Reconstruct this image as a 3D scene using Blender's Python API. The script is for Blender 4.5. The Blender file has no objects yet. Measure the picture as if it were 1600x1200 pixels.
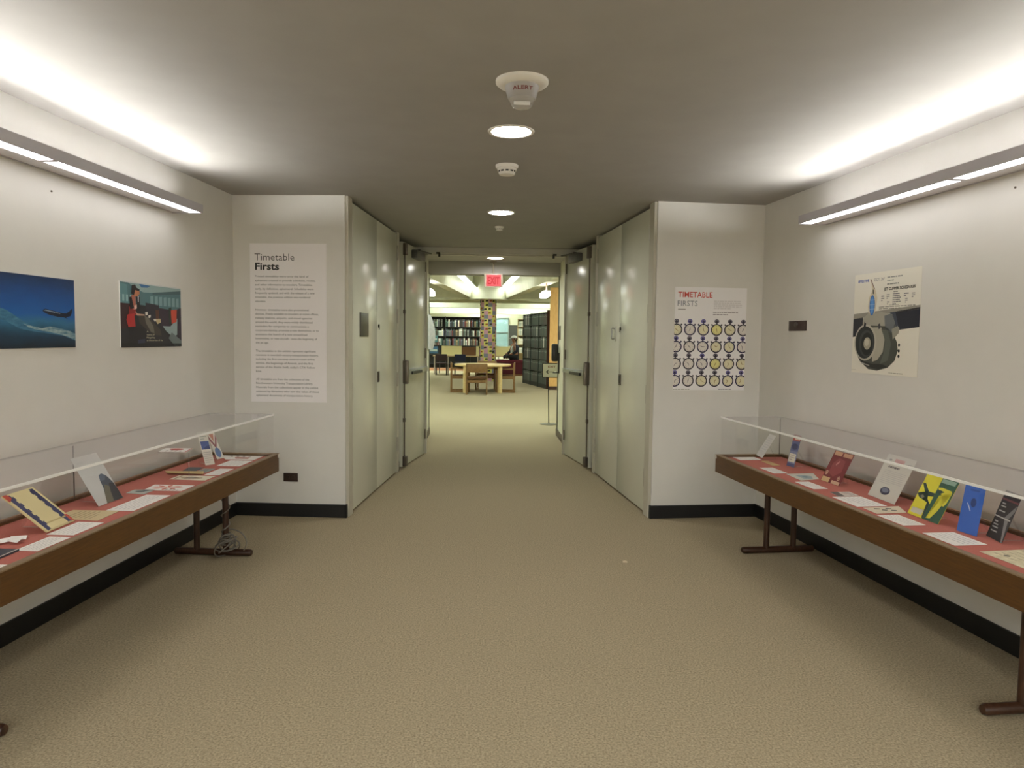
import bpy, bmesh, math, random
from mathutils import Vector, Matrix
random.seed(7)
R = math.radians
SC = bpy.context.scene
COL = SC.collection

# ------------------------------------------------------------------ camera, world, exposure
CAMX, CAMH, HC = -0.125, 1.45, 2.54
cam_d = bpy.data.cameras.new('camera')
cam_d.sensor_fit = 'HORIZONTAL'; cam_d.sensor_width = 36.0
cam_d.lens = 36.0 * 1120.0 / 1600.0
cam_d.clip_start = 0.05; cam_d.clip_end = 100
cam = bpy.data.objects.new('camera', cam_d); COL.objects.link(cam)
RT = Vector((0.99925221, -0.03678323, 0.01191682)); FW = Vector((0.03747664, 0.99721885, -0.06442106))
UP = Vector((-0.00951407, 0.06481949, 0.99785165))
m = Matrix((RT, UP, -FW)).transposed().to_4x4(); m.translation = Vector((CAMX, 0, CAMH))
cam.matrix_world = m
SC.camera = cam
w = bpy.data.worlds.new('World'); SC.world = w; w.use_nodes = True
w.node_tree.nodes['Background'].inputs[0].default_value = (0.0, 0.0, 0.0, 1)
w.node_tree.nodes['Background'].inputs[1].default_value = 0.0
SC.view_settings.view_transform = 'Standard'; SC.view_settings.look = 'None'
SC.view_settings.gamma = 1.0; SC.view_settings.use_curve_mapping = False
SC.view_settings.exposure = 0.25
# lamp strengths (radiance of the lit surfaces)
L_UP, L_LENS, L_DOWN, L_TUBE, L_LIB = 92.0, 6.6, 120.0, 8.0, 30.0
L_HALLFILL = 52.0  # added fill panels in the unseen entrance hall
SC.cycles.max_bounces = 12; SC.cycles.diffuse_bounces = 6; SC.cycles.transparent_max_bounces = 24
SC.cycles.use_denoising = True
SC.cycles.sample_clamp_indirect = 6.0

# ------------------------------------------------------------------ materials
def lin(c):
    c = c / 255.0
    return c / 12.92 if c <= 0.04045 else ((c + 0.055) / 1.055) ** 2.4
def srgb(rgb): return tuple(lin(v) for v in rgb) + (1.0,)
_M = {}
def mat(rgb, rough=0.6, metal=0.0, name=None, spec=0.5, coat=0.0):
    key = (tuple(rgb), rough, metal, spec, coat)
    if key in _M: return _M[key]
    mt = bpy.data.materials.new(name or 'surface'); mt.use_nodes = True
    b = mt.node_tree.nodes['Principled BSDF']
    b.inputs['Base Color'].default_value = srgb(rgb); b.inputs['Roughness'].default_value = rough
    b.inputs['Metallic'].default_value = metal
    b.inputs['Specular IOR Level'].default_value = spec
    b.inputs['Coat Weight'].default_value = coat
    mt.diffuse_color = srgb(rgb)
    _M[key] = mt
    return mt
def noisy(name, rgb, rgb2, scale, rough=0.6, bump=0.0, stretch=(1, 1, 1), detail=4.0, spec=0.5, bscale=None, dist=0.01):
    mt = bpy.data.materials.new(name); mt.use_nodes = True
    nt = mt.node_tree; b = nt.nodes['Principled BSDF']
    tc = nt.nodes.new('ShaderNodeTexCoord'); mp = nt.nodes.new('ShaderNodeMapping')
    mp.inputs['Scale'].default_value = stretch
    nz = nt.nodes.new('ShaderNodeTexNoise'); nz.inputs['Scale'].default_value = scale; nz.inputs['Detail'].default_value = detail
    rp = nt.nodes.new('ShaderNodeValToRGB')
    rp.color_ramp.elements[0].position = 0.3; rp.color_ramp.elements[1].position = 0.7
    rp.color_ramp.elements[0].color = srgb(rgb); rp.color_ramp.elements[1].color = srgb(rgb2)
    nt.links.new(tc.outputs['Object'], mp.inputs['Vector']); nt.links.new(mp.outputs['Vector'], nz.inputs['Vector'])
    nt.links.new(nz.outputs['Fac'], rp.inputs['Fac']); nt.links.new(rp.outputs['Color'], b.inputs['Base Color'])
    b.inputs['Roughness'].default_value = rough; b.inputs['Specular IOR Level'].default_value = spec
    if bump:
        n2 = nz
        if bscale:
            n2 = nt.nodes.new('ShaderNodeTexNoise'); n2.inputs['Scale'].default_value = bscale; n2.inputs['Detail'].default_value = 3
            nt.links.new(mp.outputs['Vector'], n2.inputs['Vector'])
        bp = nt.nodes.new('ShaderNodeBump'); bp.inputs['Strength'].default_value = bump; bp.inputs['Distance'].default_value = dist
        nt.links.new(n2.outputs['Fac'], bp.inputs['Height']); nt.links.new(bp.outputs['Normal'], b.inputs['Normal'])
    return mt
def emit(name, rgb, strength):
    mt = bpy.data.materials.new(name); mt.use_nodes = True
    nt = mt.node_tree; nt.nodes.remove(nt.nodes['Principled BSDF'])
    e = nt.nodes.new('ShaderNodeEmission'); e.inputs[0].default_value = (*rgb, 1); e.inputs[1].default_value = strength
    nt.links.new(e.outputs[0], nt.nodes['Material Output'].inputs[0])
    return mt
def clear(name, haze=0.0, hazecol=(0.85, 0.84, 0.84), tint=(1, 1, 1), ior=1.49, rough=0.02):
    mt = bpy.data.materials.new(name); mt.use_nodes = True
    nt = mt.node_tree; nt.nodes.remove(nt.nodes['Principled BSDF'])
    tr = nt.nodes.new('ShaderNodeBsdfTransparent'); tr.inputs[0].default_value = (*tint, 1)
    gl = nt.nodes.new('ShaderNodeBsdfGlossy'); gl.inputs['Roughness'].default_value = rough
    # two-sided Schlick reflectance (a Fresnel node would give total reflection on the inner faces of the thin slab)
    lw = nt.nodes.new('ShaderNodeLayerWeight'); lw.inputs[0].default_value = 0.5
    pw = nt.nodes.new('ShaderNodeMath'); pw.operation = 'POWER'; pw.inputs[1].default_value = 5.0
    f0 = ((ior - 1) / (ior + 1)) ** 2
    fr = nt.nodes.new('ShaderNodeMath'); fr.operation = 'MULTIPLY_ADD'; fr.inputs[1].default_value = (1 - f0) * 0.6; fr.inputs[2].default_value = f0 * 0.6
    nt.links.new(lw.outputs['Facing'], pw.inputs[0]); nt.links.new(pw.outputs[0], fr.inputs[0])
    mx = nt.nodes.new('ShaderNodeMixShader')
    nt.links.new(fr.outputs[0], mx.inputs[0]); nt.links.new(tr.outputs[0], mx.inputs[1]); nt.links.new(gl.outputs[0], mx.inputs[2])
    out = mx
    if haze:
        df = nt.nodes.new('ShaderNodeBsdfDiffuse'); df.inputs[0].default_value = (*hazecol, 1)
        m2 = nt.nodes.new('ShaderNodeMixShader'); m2.inputs[0].default_value = haze
        nt.links.new(mx.outputs[0], m2.inputs[1]); nt.links.new(df.outputs[0], m2.inputs[2]); out = m2
    nt.links.new(out.outputs[0], nt.nodes['Material Output'].inputs[0])
    return mt

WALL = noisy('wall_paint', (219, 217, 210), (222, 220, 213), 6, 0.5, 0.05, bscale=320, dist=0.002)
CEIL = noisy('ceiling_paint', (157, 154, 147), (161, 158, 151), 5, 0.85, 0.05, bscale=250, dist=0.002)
DOORP = noisy('door_paint', (212, 213, 196), (215, 216, 199), 4, 0.19, 0.03, bscale=40, dist=0.001)
TRIMP = mat((188, 184, 168), 0.4, name='trim_paint')
CARPET = noisy('loop_carpet', (132, 120, 96), (182, 168, 140), 120, 0.95, 0.5, detail=6, spec=0.1, bscale=200, dist=0.008)
BLACKB = mat((14, 14, 14), 0.5, name='black_rubber')
OAK = noisy('oiled_wood', (76, 47, 10), (96, 61, 18), 9, 0.45, 0.05, stretch=(1.0, 6, 14))
RIM = noisy('worn_rim_wood', (126, 104, 78), (148, 126, 98), 12, 0.5, 0.03, stretch=(1, 6, 10))
FELT = noisy('red_felt', (182, 106, 97), (194, 120, 109), 180, 0.95, 0.3, spec=0.1, dist=0.002)
LEGM = noisy('dark_wood', (52, 31, 19), (68, 42, 26), 20, 0.4, 0.03, stretch=(3, 3, 1))
GLASS = clear('acrylic'); GLASST = clear('acrylic_top', haze=0.06, hazecol=(0.9, 0.88, 0.9))
EDGE = mat((250, 249, 246), 0.4, name='acrylic_edge')  # white stands in for light caught on acrylic edges; also plain white parts
ALU = mat((186, 182, 188), 0.42, 0.1, name='grey_enamel')
ALUIN = mat((226, 222, 226), 0.25, 0.1, name='pale_enamel')
STEEL = mat((176, 178, 178), 0.28, 0.9, name='brushed_steel')
DKSTEEL = mat((104, 96, 86), 0.4, 0.7, name='bronze_steel')
BRONZE = mat((62, 46, 38), 0.4, 0.3, name='dark_bronze')
GREYCL = mat((84, 84, 80), 0.4, 0.4, name='closer_grey')
WHITEP = mat((226, 222, 212), 0.45, name='white_plastic')
BLACKP = mat((22, 20, 22), 0.3, name='black_plastic')
LENS = emit('lens_glow', (1.0, 0.97, 0.97), L_LENS)
UPGLOW = emit('uplight_glow', (1.0, 0.99, 0.97), L_UP)
DOWNGLOW = emit('downlight_glow', (1.0, 0.98, 0.93), L_DOWN)
HALLFILL = emit('hall_fill_glow', (0.94, 0.98, 1.0), L_HALLFILL)
TUBEGLOW = emit('tube_glow', (0.93, 1.0, 0.93), L_TUBE)
LIBGLOW = emit('library_fill_glow', (0.87, 1.0, 0.88), L_LIB)
PALEOAK = noisy('pale_oak', (216, 188, 130), (230, 204, 148), 10, 0.45, 0.02, stretch=(1, 1, 6))
CHAIROAK = noisy('chair_oak', (120, 86, 48), (142, 106, 62), 10, 0.45, 0.02, stretch=(2, 2, 8))
LIBWALL = noisy('library_paint', (214, 212, 186), (220, 218, 194), 3, 0.7)
CONC = noisy('pale_concrete', (206, 206, 184), (222, 222, 200), 3, 0.8, 0.05, bscale=30)

# ------------------------------------------------------------------ mesh builder
class MB:
    def __init__(s): s.v = []; s.f = []; s.mi = []; s.mats = []
    def _m(s, m):
        if m not in s.mats: s.mats.append(m)
        return s.mats.index(m)
    def add(s, verts, faces, m):
        o = len(s.v); s.v += [tuple(v) for v in verts]; k = s._m(m)
        for f in faces: s.f.append([i + o for i in f]); s.mi.append(k)
        return s
    def box(s, x0, x1, y0, y1, z0, z1, m, bev=0.0):
        if bev <= 0:
            v = [(x, y, z) for z in (z0, z1) for y in (y0, y1) for x in (x0, x1)]
            f = [(0, 2, 3, 1), (4, 5, 7, 6), (0, 1, 5, 4), (2, 6, 7, 3), (0, 4, 6, 2), (1, 3, 7, 5)]
            return s.add(v, f, m)
        bm = bmesh.new(); bmesh.ops.create_cube(bm, size=1)
        for q in bm.verts: q.co = Vector(((x0 + x1) / 2 + q.co.x * (x1 - x0), (y0 + y1) / 2 + q.co.y * (y1 - y0), (z0 + z1) / 2 + q.co.z * (z1 - z0)))
        bmesh.ops.bevel(bm, geom=bm.edges[:], offset=bev, segments=2, affect='EDGES', profile=0.6)
        return s.bm(bm, m)
    def bm(s, bm, m):
        bm.verts.index_update(); v = [q.co[:] for q in bm.verts]; f = [[q.index for q in fc.verts] for fc in bm.faces]
        bm.free(); return s.add(v, f, m)
    def lathe(s, prof, m, seg=32, c=(0, 0, 0), cap=True):
        v = []; f = []; n = len(prof)
        for k in range(seg):
            a = 2 * math.pi * k / seg
            for r, z in prof: v.append((c[0] + r * math.cos(a), c[1] + r * math.sin(a), c[2] + z))
        for k in range(seg):
            k2 = (k + 1) % seg
            for j in range(n - 1): f.append((k * n + j, k2 * n + j, k2 * n + j + 1, k * n + j + 1))
        if cap:
            if prof[0][0] > 1e-6: f.append([k * n for k in range(seg)][::-1])
            if prof[-1][0] > 1e-6: f.append([k * n + n - 1 for k in range(seg)])
        return s.add(v, f, m)
    def tube(s, pts, r, m, seg=10, closed=False):
        pts = [Vector(p) for p in pts]; v = []; f = []; n = len(pts)
        rs = r if isinstance(r, (list, tuple)) else [r] * n
        prev = None
        for i, p in enumerate(pts):
            if closed: t = pts[(i + 1) % n] - pts[i - 1]
            else: t = pts[min(i + 1, n - 1)] - pts[max(i - 1, 0)]
            t.normalize()
            if prev is None:
                a = Vector((0, 0, 1)) if abs(t.z) < 0.9 else Vector((1, 0, 0)); u = t.cross(a).normalized()
            else: u = (prev - t * prev.dot(t)).normalized()
            prev = u; q = t.cross(u)
            for k in range(seg):
                an = 2 * math.pi * k / seg; v.append(p + (u * math.cos(an) + q * math.sin(an)) * rs[i])
        for i in range(n if closed else n - 1):
            for k in range(seg):
                a0 = i * seg + k; a1 = i * seg + (k + 1) % seg; b = ((i + 1) % n) * seg
                f.append((a0, a1, b + (k + 1) % seg, b + k))
        if not closed: f.append(list(range(seg))[::-1]); f.append(list(range((n - 1) * seg, n * seg)))
        return s.add(v, f, m)
    def prism(s, pts, z0, z1, m):
        n = len(pts); v = [(x, y, z0) for x, y in pts] + [(x, y, z1) for x, y in pts]
        f = [list(range(n))[::-1], list(range(n, 2 * n))] + [(i, (i + 1) % n, n + (i + 1) % n, n + i) for i in range(n)]
        return s.add(v, f, m)
    def build(s, name, parent=None, smooth=False, loc=None, rotz=0.0):
        me = bpy.data.meshes.new(name); me.from_pydata(s.v, [], s.f); me.update()
        for mm in s.mats: me.materials.append(mm)
        me.polygons.foreach_set('material_index', s.mi)
        bm = bmesh.new(); bm.from_mesh(me); bmesh.ops.recalc_face_normals(bm, faces=bm.faces[:]) if not getattr(s, 'raw', False) else None
        bm.to_mesh(me); bm.free()
        if smooth:
            me.polygons.foreach_set('use_smooth', [True] * len(me.polygons))
            me.set_sharp_from_angle(angle=R(40))
        o = bpy.data.objects.new(name, me); COL.objects.link(o)
        if parent: o.parent = parent
        if loc: o.location = loc
        o.rotation_euler.z = rotz
        return o
def tag(o, label, cat, group=None, kind=None):
    o['label'] = label; o['category'] = cat
    if group: o['group'] = group
    if kind: o['kind'] = kind
    return o
def thing(name, label, cat, loc=(0, 0, 0), rotz=0.0, group=None, kind=None):
    o = bpy.data.objects.new(name, None); COL.objects.link(o); o.empty_display_size = 0.1
    o.location = loc; o.rotation_euler.z = rotz
    return tag(o, label, cat, group, kind)
def struct(name, mb, label, cat='wall', loc=None, rotz=0.0, smooth=False):
    return tag(mb.build(name, None, smooth, loc, rotz), label, cat, kind='structure')
def box(name, dims, m, parent=None, bev=0.0, loc=None, rotz=0.0):
    return MB().box(*dims, m, bev).build(name, parent, bev > 0, loc, rotz)
def kids(o): return [c for c in bpy.data.objects if c.parent == o]
def copy_tree(o, loc=None, rotz=None, label=None, group=None, parent=None, table=None):
    c = o.copy(); COL.objects.link(c)
    if parent: c.parent = parent
    if loc is not None: c.location = loc
    if rotz is not None: c.rotation_euler.z = rotz
    if label: c['label'] = label
    if group: c['group'] = group
    for ch in [x for x in COL.objects if x.parent == o]: copy_tree(ch, parent=c)
    return c

# ------------------------------------------------------------------ room frames (X = viewer's right, Y = into the wall, Z up)
A = R(5.13)
PLx, PLy, PRx, PRy = -2.12, 5.78, 2.12, 5.78
ROT_L = math.atan2(math.cos(A), math.sin(A)); ROT_R = math.atan2(-math.cos(A), math.sin(A))
def fr(side, s, t, z):
    """point s metres along the side wall from its far corner towards the camera, t metres out from it"""
    if side == 'L': return Vector((PLx - math.sin(A) * s + math.cos(A) * t, PLy - math.cos(A) * s - math.sin(A) * t, z))
    return Vector((PRx + math.sin(A) * s - math.cos(A) * t, PRy - math.cos(A) * s - math.sin(A) * t, z))
ROT = {'L': ROT_L, 'R': ROT_R}
SG = {'L': -1.0, 'R': 1.0}
def lx(side, s0, s1): return (-s1, -s0) if side == 'L' else (s0, s1)
FLx, FLy, FRx, FRy = -2.12, 5.78, 1.23, 5.70            # origins of the two short front walls
ROT_FL = math.atan2(-0.08, 0.89); ROT_FR = math.atan2(0.08, 0.89)

# ------------------------------------------------------------------ structure
struct('floor', MB().box(-8, 8, -10, 36, -0.15, 0, CARPET), 'tan loop carpet running from the lobby through the open doors', 'floor')
def lobby_ceiling():
    mb = MB(); ys = [-2.7] ; holes = (-1.07, 1.40, 3.87, 6.34, 9.95); g = 0.2
    for y in holes:                                   # a square around each round opening, plain strips elsewhere
        n = 40; sq = []; ci = []
        for k in range(n):
            a = 2 * math.pi * (k + .5) / n; c, q = math.cos(a), math.sin(a); e = g / max(abs(c), abs(q))
            sq.append((e * c, y + e * q, HC)); ci.append((.107 * c, y + .107 * q, HC))
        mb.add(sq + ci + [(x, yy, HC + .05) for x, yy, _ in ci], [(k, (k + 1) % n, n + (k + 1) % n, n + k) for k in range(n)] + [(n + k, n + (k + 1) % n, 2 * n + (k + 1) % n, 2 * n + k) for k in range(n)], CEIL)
        for cx_, cy_ in ((1, 1), (1, -1), (-1, 1), (-1, -1)):
            p = [v for v in sq if v[0] * cx_ > 0 and (v[1] - y) * cy_ > 0]; p.sort(key=lambda v: math.atan2(v[1] - y, v[0]) % (2 * math.pi) if not (cx_ > 0 and cy_ < 0) else math.atan2(v[1] - y, v[0]))
            i = max(range(len(p) - 1), key=lambda j: min(abs(abs(p[j][0]) - g), 9) * 0 + (abs(abs(p[j][0]) - g) < 1e-6) * (abs(abs(p[j + 1][1] - y) - g) < 1e-6) + (abs(abs(p[j][1] - y) - g) < 1e-6) * (abs(abs(p[j + 1][0]) - g) < 1e-6))
            mb.add([p[i], p[i + 1], (cx_ * g, y + cy_ * g, HC)], [(0, 1, 2)], CEIL)
    edges = [-2.7]
    for y in holes: edges += [y - g, y + g]
    edges.append(10.7)
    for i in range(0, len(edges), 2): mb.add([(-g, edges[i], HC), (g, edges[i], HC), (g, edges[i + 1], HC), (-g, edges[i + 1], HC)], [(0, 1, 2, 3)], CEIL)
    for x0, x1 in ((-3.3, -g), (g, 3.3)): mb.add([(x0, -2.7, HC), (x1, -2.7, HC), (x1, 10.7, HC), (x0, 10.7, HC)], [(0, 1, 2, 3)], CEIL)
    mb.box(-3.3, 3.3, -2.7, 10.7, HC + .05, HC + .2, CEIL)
    return mb
struct('ceiling', lobby_ceiling(), 'plain painted low ceiling over the lobby', 'ceiling')
for sd, nm in (('L', 'wall_left'), ('R', 'wall_right')):
    x0, x1 = lx(sd, -0.15, 8.55)
    P = fr(sd, 0, 0, 0)
    struct(nm, MB().box(x0, x1, 0, 0.16, 0, HC, WALL), 'long painted lobby wall ' + ('with the two aviation photographs' if sd == 'L' else 'with the jet engine poster'), loc=P, rotz=ROT[sd])
    x0, x1 = lx(sd, 0.0, 8.5)
    bb = MB().box(x0, x1, -0.012, 0, 0.0, 0.104, BLACKB, 0.003)
    struct('baseboard_left' if sd == 'L' else 'baseboard_right', bb, 'black rubber baseboard below the case ' + ('under the aviation photographs' if sd == 'L' else 'under the jet engine poster'), 'baseboard', loc=P, rotz=ROT[sd])
# unseen taller entrance hall, added at the rear so its panels light the lobby
struct('wall_back', MB().box(-6, 6, -9.7, -9.5, 0, 3.4, WALL), 'painted end wall of the added entrance hall opposite the doors')
struct('ceiling_added_hall', MB().box(-6, 6, -9.7, -2.7, 3.4, 3.6, CEIL), 'taller ceiling of the added entrance hall', 'ceiling')
for sg, nm in ((-1, 'left'), (1, 'right')):
    struct('wall_added_entrance_' + nm, MB().box(min(sg * 6, sg * 6.2), max(sg * 6, sg * 6.2), -9.7, -2.6, 0, 3.6, WALL), 'side wall of the added entrance hall on the ' + ('photograph' if sg < 0 else 'engine poster') + ' side')
    struct('wall_return_' + nm, MB().box(min(sg * 2.86, sg * 6), max(sg * 2.86, sg * 6), -2.8, -2.6, 0, 3.6, WALL), 'return wall beside the lobby on the ' + ('photograph' if sg < 0 else 'engine poster') + ' side')
struct('trim_20', MB().box(-3.3, 3.3, -2.85, -2.7, HC, 3.6, WALL), 'wall over the lobby opening', 'beam')
for nm, o, rz, lb in (('front_left', (FLx, FLy, 0), ROT_FL, 'beside the long text poster'), ('front_right', (FRx, FRy, 0), ROT_FR, 'beside the stopwatch poster')):
    struct('wall_' + nm, MB().box(0, 0.8936, 0, 0.14, 0, HC, WALL), 'short painted wall ' + lb, loc=o, rotz=rz)
    struct('baseboard_' + nm, MB().box(-0.01 if 'left' not in nm else 0.0, 0.8936 + (0.012 if 'left' in nm else 0), -0.022, 0.0, 0, 0.104, BLACKB, 0.004)
           .box(0.8936 if 'left' in nm else -0.014, 0.9076 if 'left' in nm else 0.0, -0.022, 0.06, 0, 0.104, BLACKB), 'black rubber baseboard of the short wall ' + lb, 'baseboard', loc=o, rotz=rz)

# walls behind the cupboard doors and the open hall doors
for sg, nm in ((-1, 'left'), (1, 'right')):
    mb = MB().prism([(sg * 1.30, 5.80), (sg * 1.42, 5.80), (sg * 1.25, 8.98), (sg * 1.13, 8.98)], 0, HC, WALL)
    struct('wall_hall_' + nm, mb, 'painted hall wall behind the ' + ('plaque' if sg < 0 else 'chrome hook') + ' cupboard doors')
    mb = MB().box(min(sg * 0.955, sg * 1.2), max(sg * 0.955, sg * 1.2), 8.98, 10.7, 0, HC, LIBWALL)
    struct('wall_vestibule_' + nm, mb, 'pale wall of the short passage ' + ('with the hanging paper' if sg < 0 else 'with the black dispenser'))
    mb = MB().box(min(sg * 0.943, sg * 0.955), max(sg * 0.943, sg * 0.955), 8.99, 10.7, 0, 0.1, BRONZE)
    struct('baseboard_vestibule_' + nm, mb, 'brown baseboard of the passage wall ' + ('with the hanging paper' if sg < 0 else 'with the black dispenser'), 'baseboard')
    mb = MB().box(min(sg * 0.865, sg * 1.2), max(sg * 0.865, sg * 1.2), 8.85, 8.985, 0, HC, TRIMP, 0.0)
    mb.box(min(sg * 0.848, sg * 0.865), max(sg * 0.848, sg * 0.865), 8.90, 8.94, 0, 2.47, TRIMP)
    struct('trim_%d' % (1 if sg < 0 else 2), mb, 'painted jamb of the double doorway ' + ('on the hanging paper side' if sg < 0 else 'on the black dispenser side'), 'door frame')
    # library end walls flanking the passage
    mb = MB().box(min(sg * 0.955, sg * 8), max(sg * 0.955, sg * 8), 10.56, 10.72, 0, 3.6, LIBWALL)
    struct('wall_library_%s' % nm, mb, 'pale library wall flanking the passage ' + ('beside the hanging paper' if sg < 0 else 'beside the sign stand'))
    struct('wall_side_%s' % nm, MB().box(min(sg * 7.8, sg * 8), max(sg * 7.8, sg * 8), 10.7, 36, 0, 3.6, LIBWALL), 'outer library wall on the ' + ('rear bookcase' if sg < 0 else 'bound volumes') + ' side')
struct('trim_3', MB().box(-0.865, 0.865, 8.85, 8.985, 2.47, HC, TRIMP).box(-0.865, 0.865, 8.90, 8.94, 2.45, 2.47, TRIMP), 'painted header over the double doorway', 'door frame')
struct('trim_4', MB().box(-0.955, 0.955, 10.45, 10.72, 2.36, HC, CEIL).box(-0.955, 0.955, 10.6, 10.72, HC, 3.6, LIBWALL), 'dropped beam at the library end of the passage', 'beam')

for sg in (-1, 1):
    o = MB().box(sg * .71 - .022, sg * .71 + .022, 8.80, 8.85, 2.455, 2.475, mat((46, 42, 32), .5, .4)).box(sg * .695 - .012, sg * .695 + .012, 8.79, 8.83, 2.42, 2.458, mat((46, 42, 32), .5, .4)).build('arm_shoe', bpy.data.objects['trim_3'])
# ------------------------------------------------------------------ cupboard doors (double leaves, hinges on the outer stiles)
def cupboard(sg, n0):
    # frame from near end to far end of the panel
    near, far = Vector((sg * 1.213, 5.74)), Vector((sg * 1.045, 7.70))
    d = (far - near); Ln = d.length
    if sg < 0: o, rz, X = near, math.atan2(d.y, d.x), (lambda q: q)
    else: o, rz, X = far, math.atan2(-d.y, -d.x), (lambda q: Ln - q)
    def bx(a, b, *r): 
        p, q = sorted((X(a), X(b))); return (p, q, *r)
    loc = (o.x, o.y, 0)
    nm = 'plaque' if sg < 0 else 'chrome hook'
    tr = MB().box(*bx(-0.03, 0.088, -0.012, 0.06, 0, HC), TRIMP, 0.004)
    struct('trim_%d' % (5 if sg < 0 else 6), tr, 'painted near jamb of the cupboard with the ' + nm, 'door frame', loc, rz)
    tr = MB().box(*bx(Ln - 0.10, Ln, 0.0, 0.10, 0, HC), TRIMP, 0.004).box(*bx(Ln - 0.03, Ln, 0.1, 0.22, 0, HC), TRIMP)
    struct('trim_%d' % (7 if sg < 0 else 8), tr, 'painted far jamb of the cupboard with the ' + nm, 'door frame', loc, rz)
    mid = 0.98
    for k, (a, b) in enumerate(((0.094, mid - 0.003), (mid + 0.003, Ln - 0.106))):
        dr = struct('door_%d' % (n0 + k), MB().box(*bx(a, b, 0.004, 0.05, 0.018, 2.515), DOORP, 0.003),
                    'tall flush painted cupboard door, %s leaf of the pair with the %s' % ('nearer' if k == 0 else 'farther', nm), 'door', loc, rz, True)
        hx = 0.094 if k == 0 else Ln - 0.106
        for z in (2.32, 1.66, 1.00, 0.31):
            MB().box(*bx(hx - 0.012, hx + 0.012, -0.006, 0.004, z - 0.075, z + 0.075), mat((172, 168, 154), 0.35, 0.2)).tube([(X(hx), -0.006, z - 0.075), (X(hx), -0.006, z + 0.075)], 0.007, mat((172, 168, 154), 0.35, 0.2), 8).build('hinge', dr)
        if sg < 0 and k == 0:
            p = box('plaque', bx(0.36, 0.64, -0.004, 0.004, 1.445, 1.648), mat((66, 62, 58), 0.35, 0.4), dr, 0.002); p['label'] = 'dark metal room plaque'
        if (sg < 0) == (k == 1):
            q = mid + (0.05 if sg < 0 else -0.05)
            p = MB().box(*bx(q - 0.032, q + 0.032, -0.003, 0.004, 1.02, 1.12), BRONZE, 0.001).box(*bx(q - 0.022, q + 0.022, -0.0036, -0.003, 1.035, 1.105), mat((20, 17, 14), 0.5)).build('flush_pull', dr); p['label'] = 'recessed dark bronze pull'
            p = MB().tube([(X(q + 0.01), -0.006, 1.545), (X(q + 0.01), 0.004, 1.545)], 0.017, mat((30, 26, 20), 0.4, 0.5), 16).box(*bx(q + 0.002, q + 0.018, -0.007, -0.003, 1.513, 1.545), mat((30, 26, 20), 0.4, 0.5)).build('keyhole', dr)
        if sg > 0 and k == 1:
            q = mid + 0.125
            p = MB().tube([(X(q + 0.03), 0.0, 1.548), (X(q + 0.02), -0.03, 1.552), (X(q - 0.02), -0.045, 1.545), (X(q - 0.03), -0.045, 1.50), (X(q - 0.02), -0.045, 1.455), (X(q + 0.02), -0.03, 1.448), (X(q + 0.03), 0.0, 1.452)], 0.006, STEEL, 8)
            p.box(*bx(q - 0.01, q + 0.045, -0.004, 0.004, 1.43, 1.57), mat((200, 200, 194), 0.3, 0.5), 0.001)
            p = p.build('hook', dr, True); p['label'] = 'chrome hook pull on a pale plate'
    # short black base in the pocket beside the far jamb
    struct('baseboard_pocket_%s' % ('left' if sg < 0 else 'right'), MB().box(*bx(Ln + 0.0, Ln + 0.012, 0.0, 0.2, 0, 0.104), BLACKB), 'short black base at the far jamb of the cupboard with the ' + nm, 'baseboard', loc, rz)
cupboard(-1, 1); cupboard(1, 3)

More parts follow.
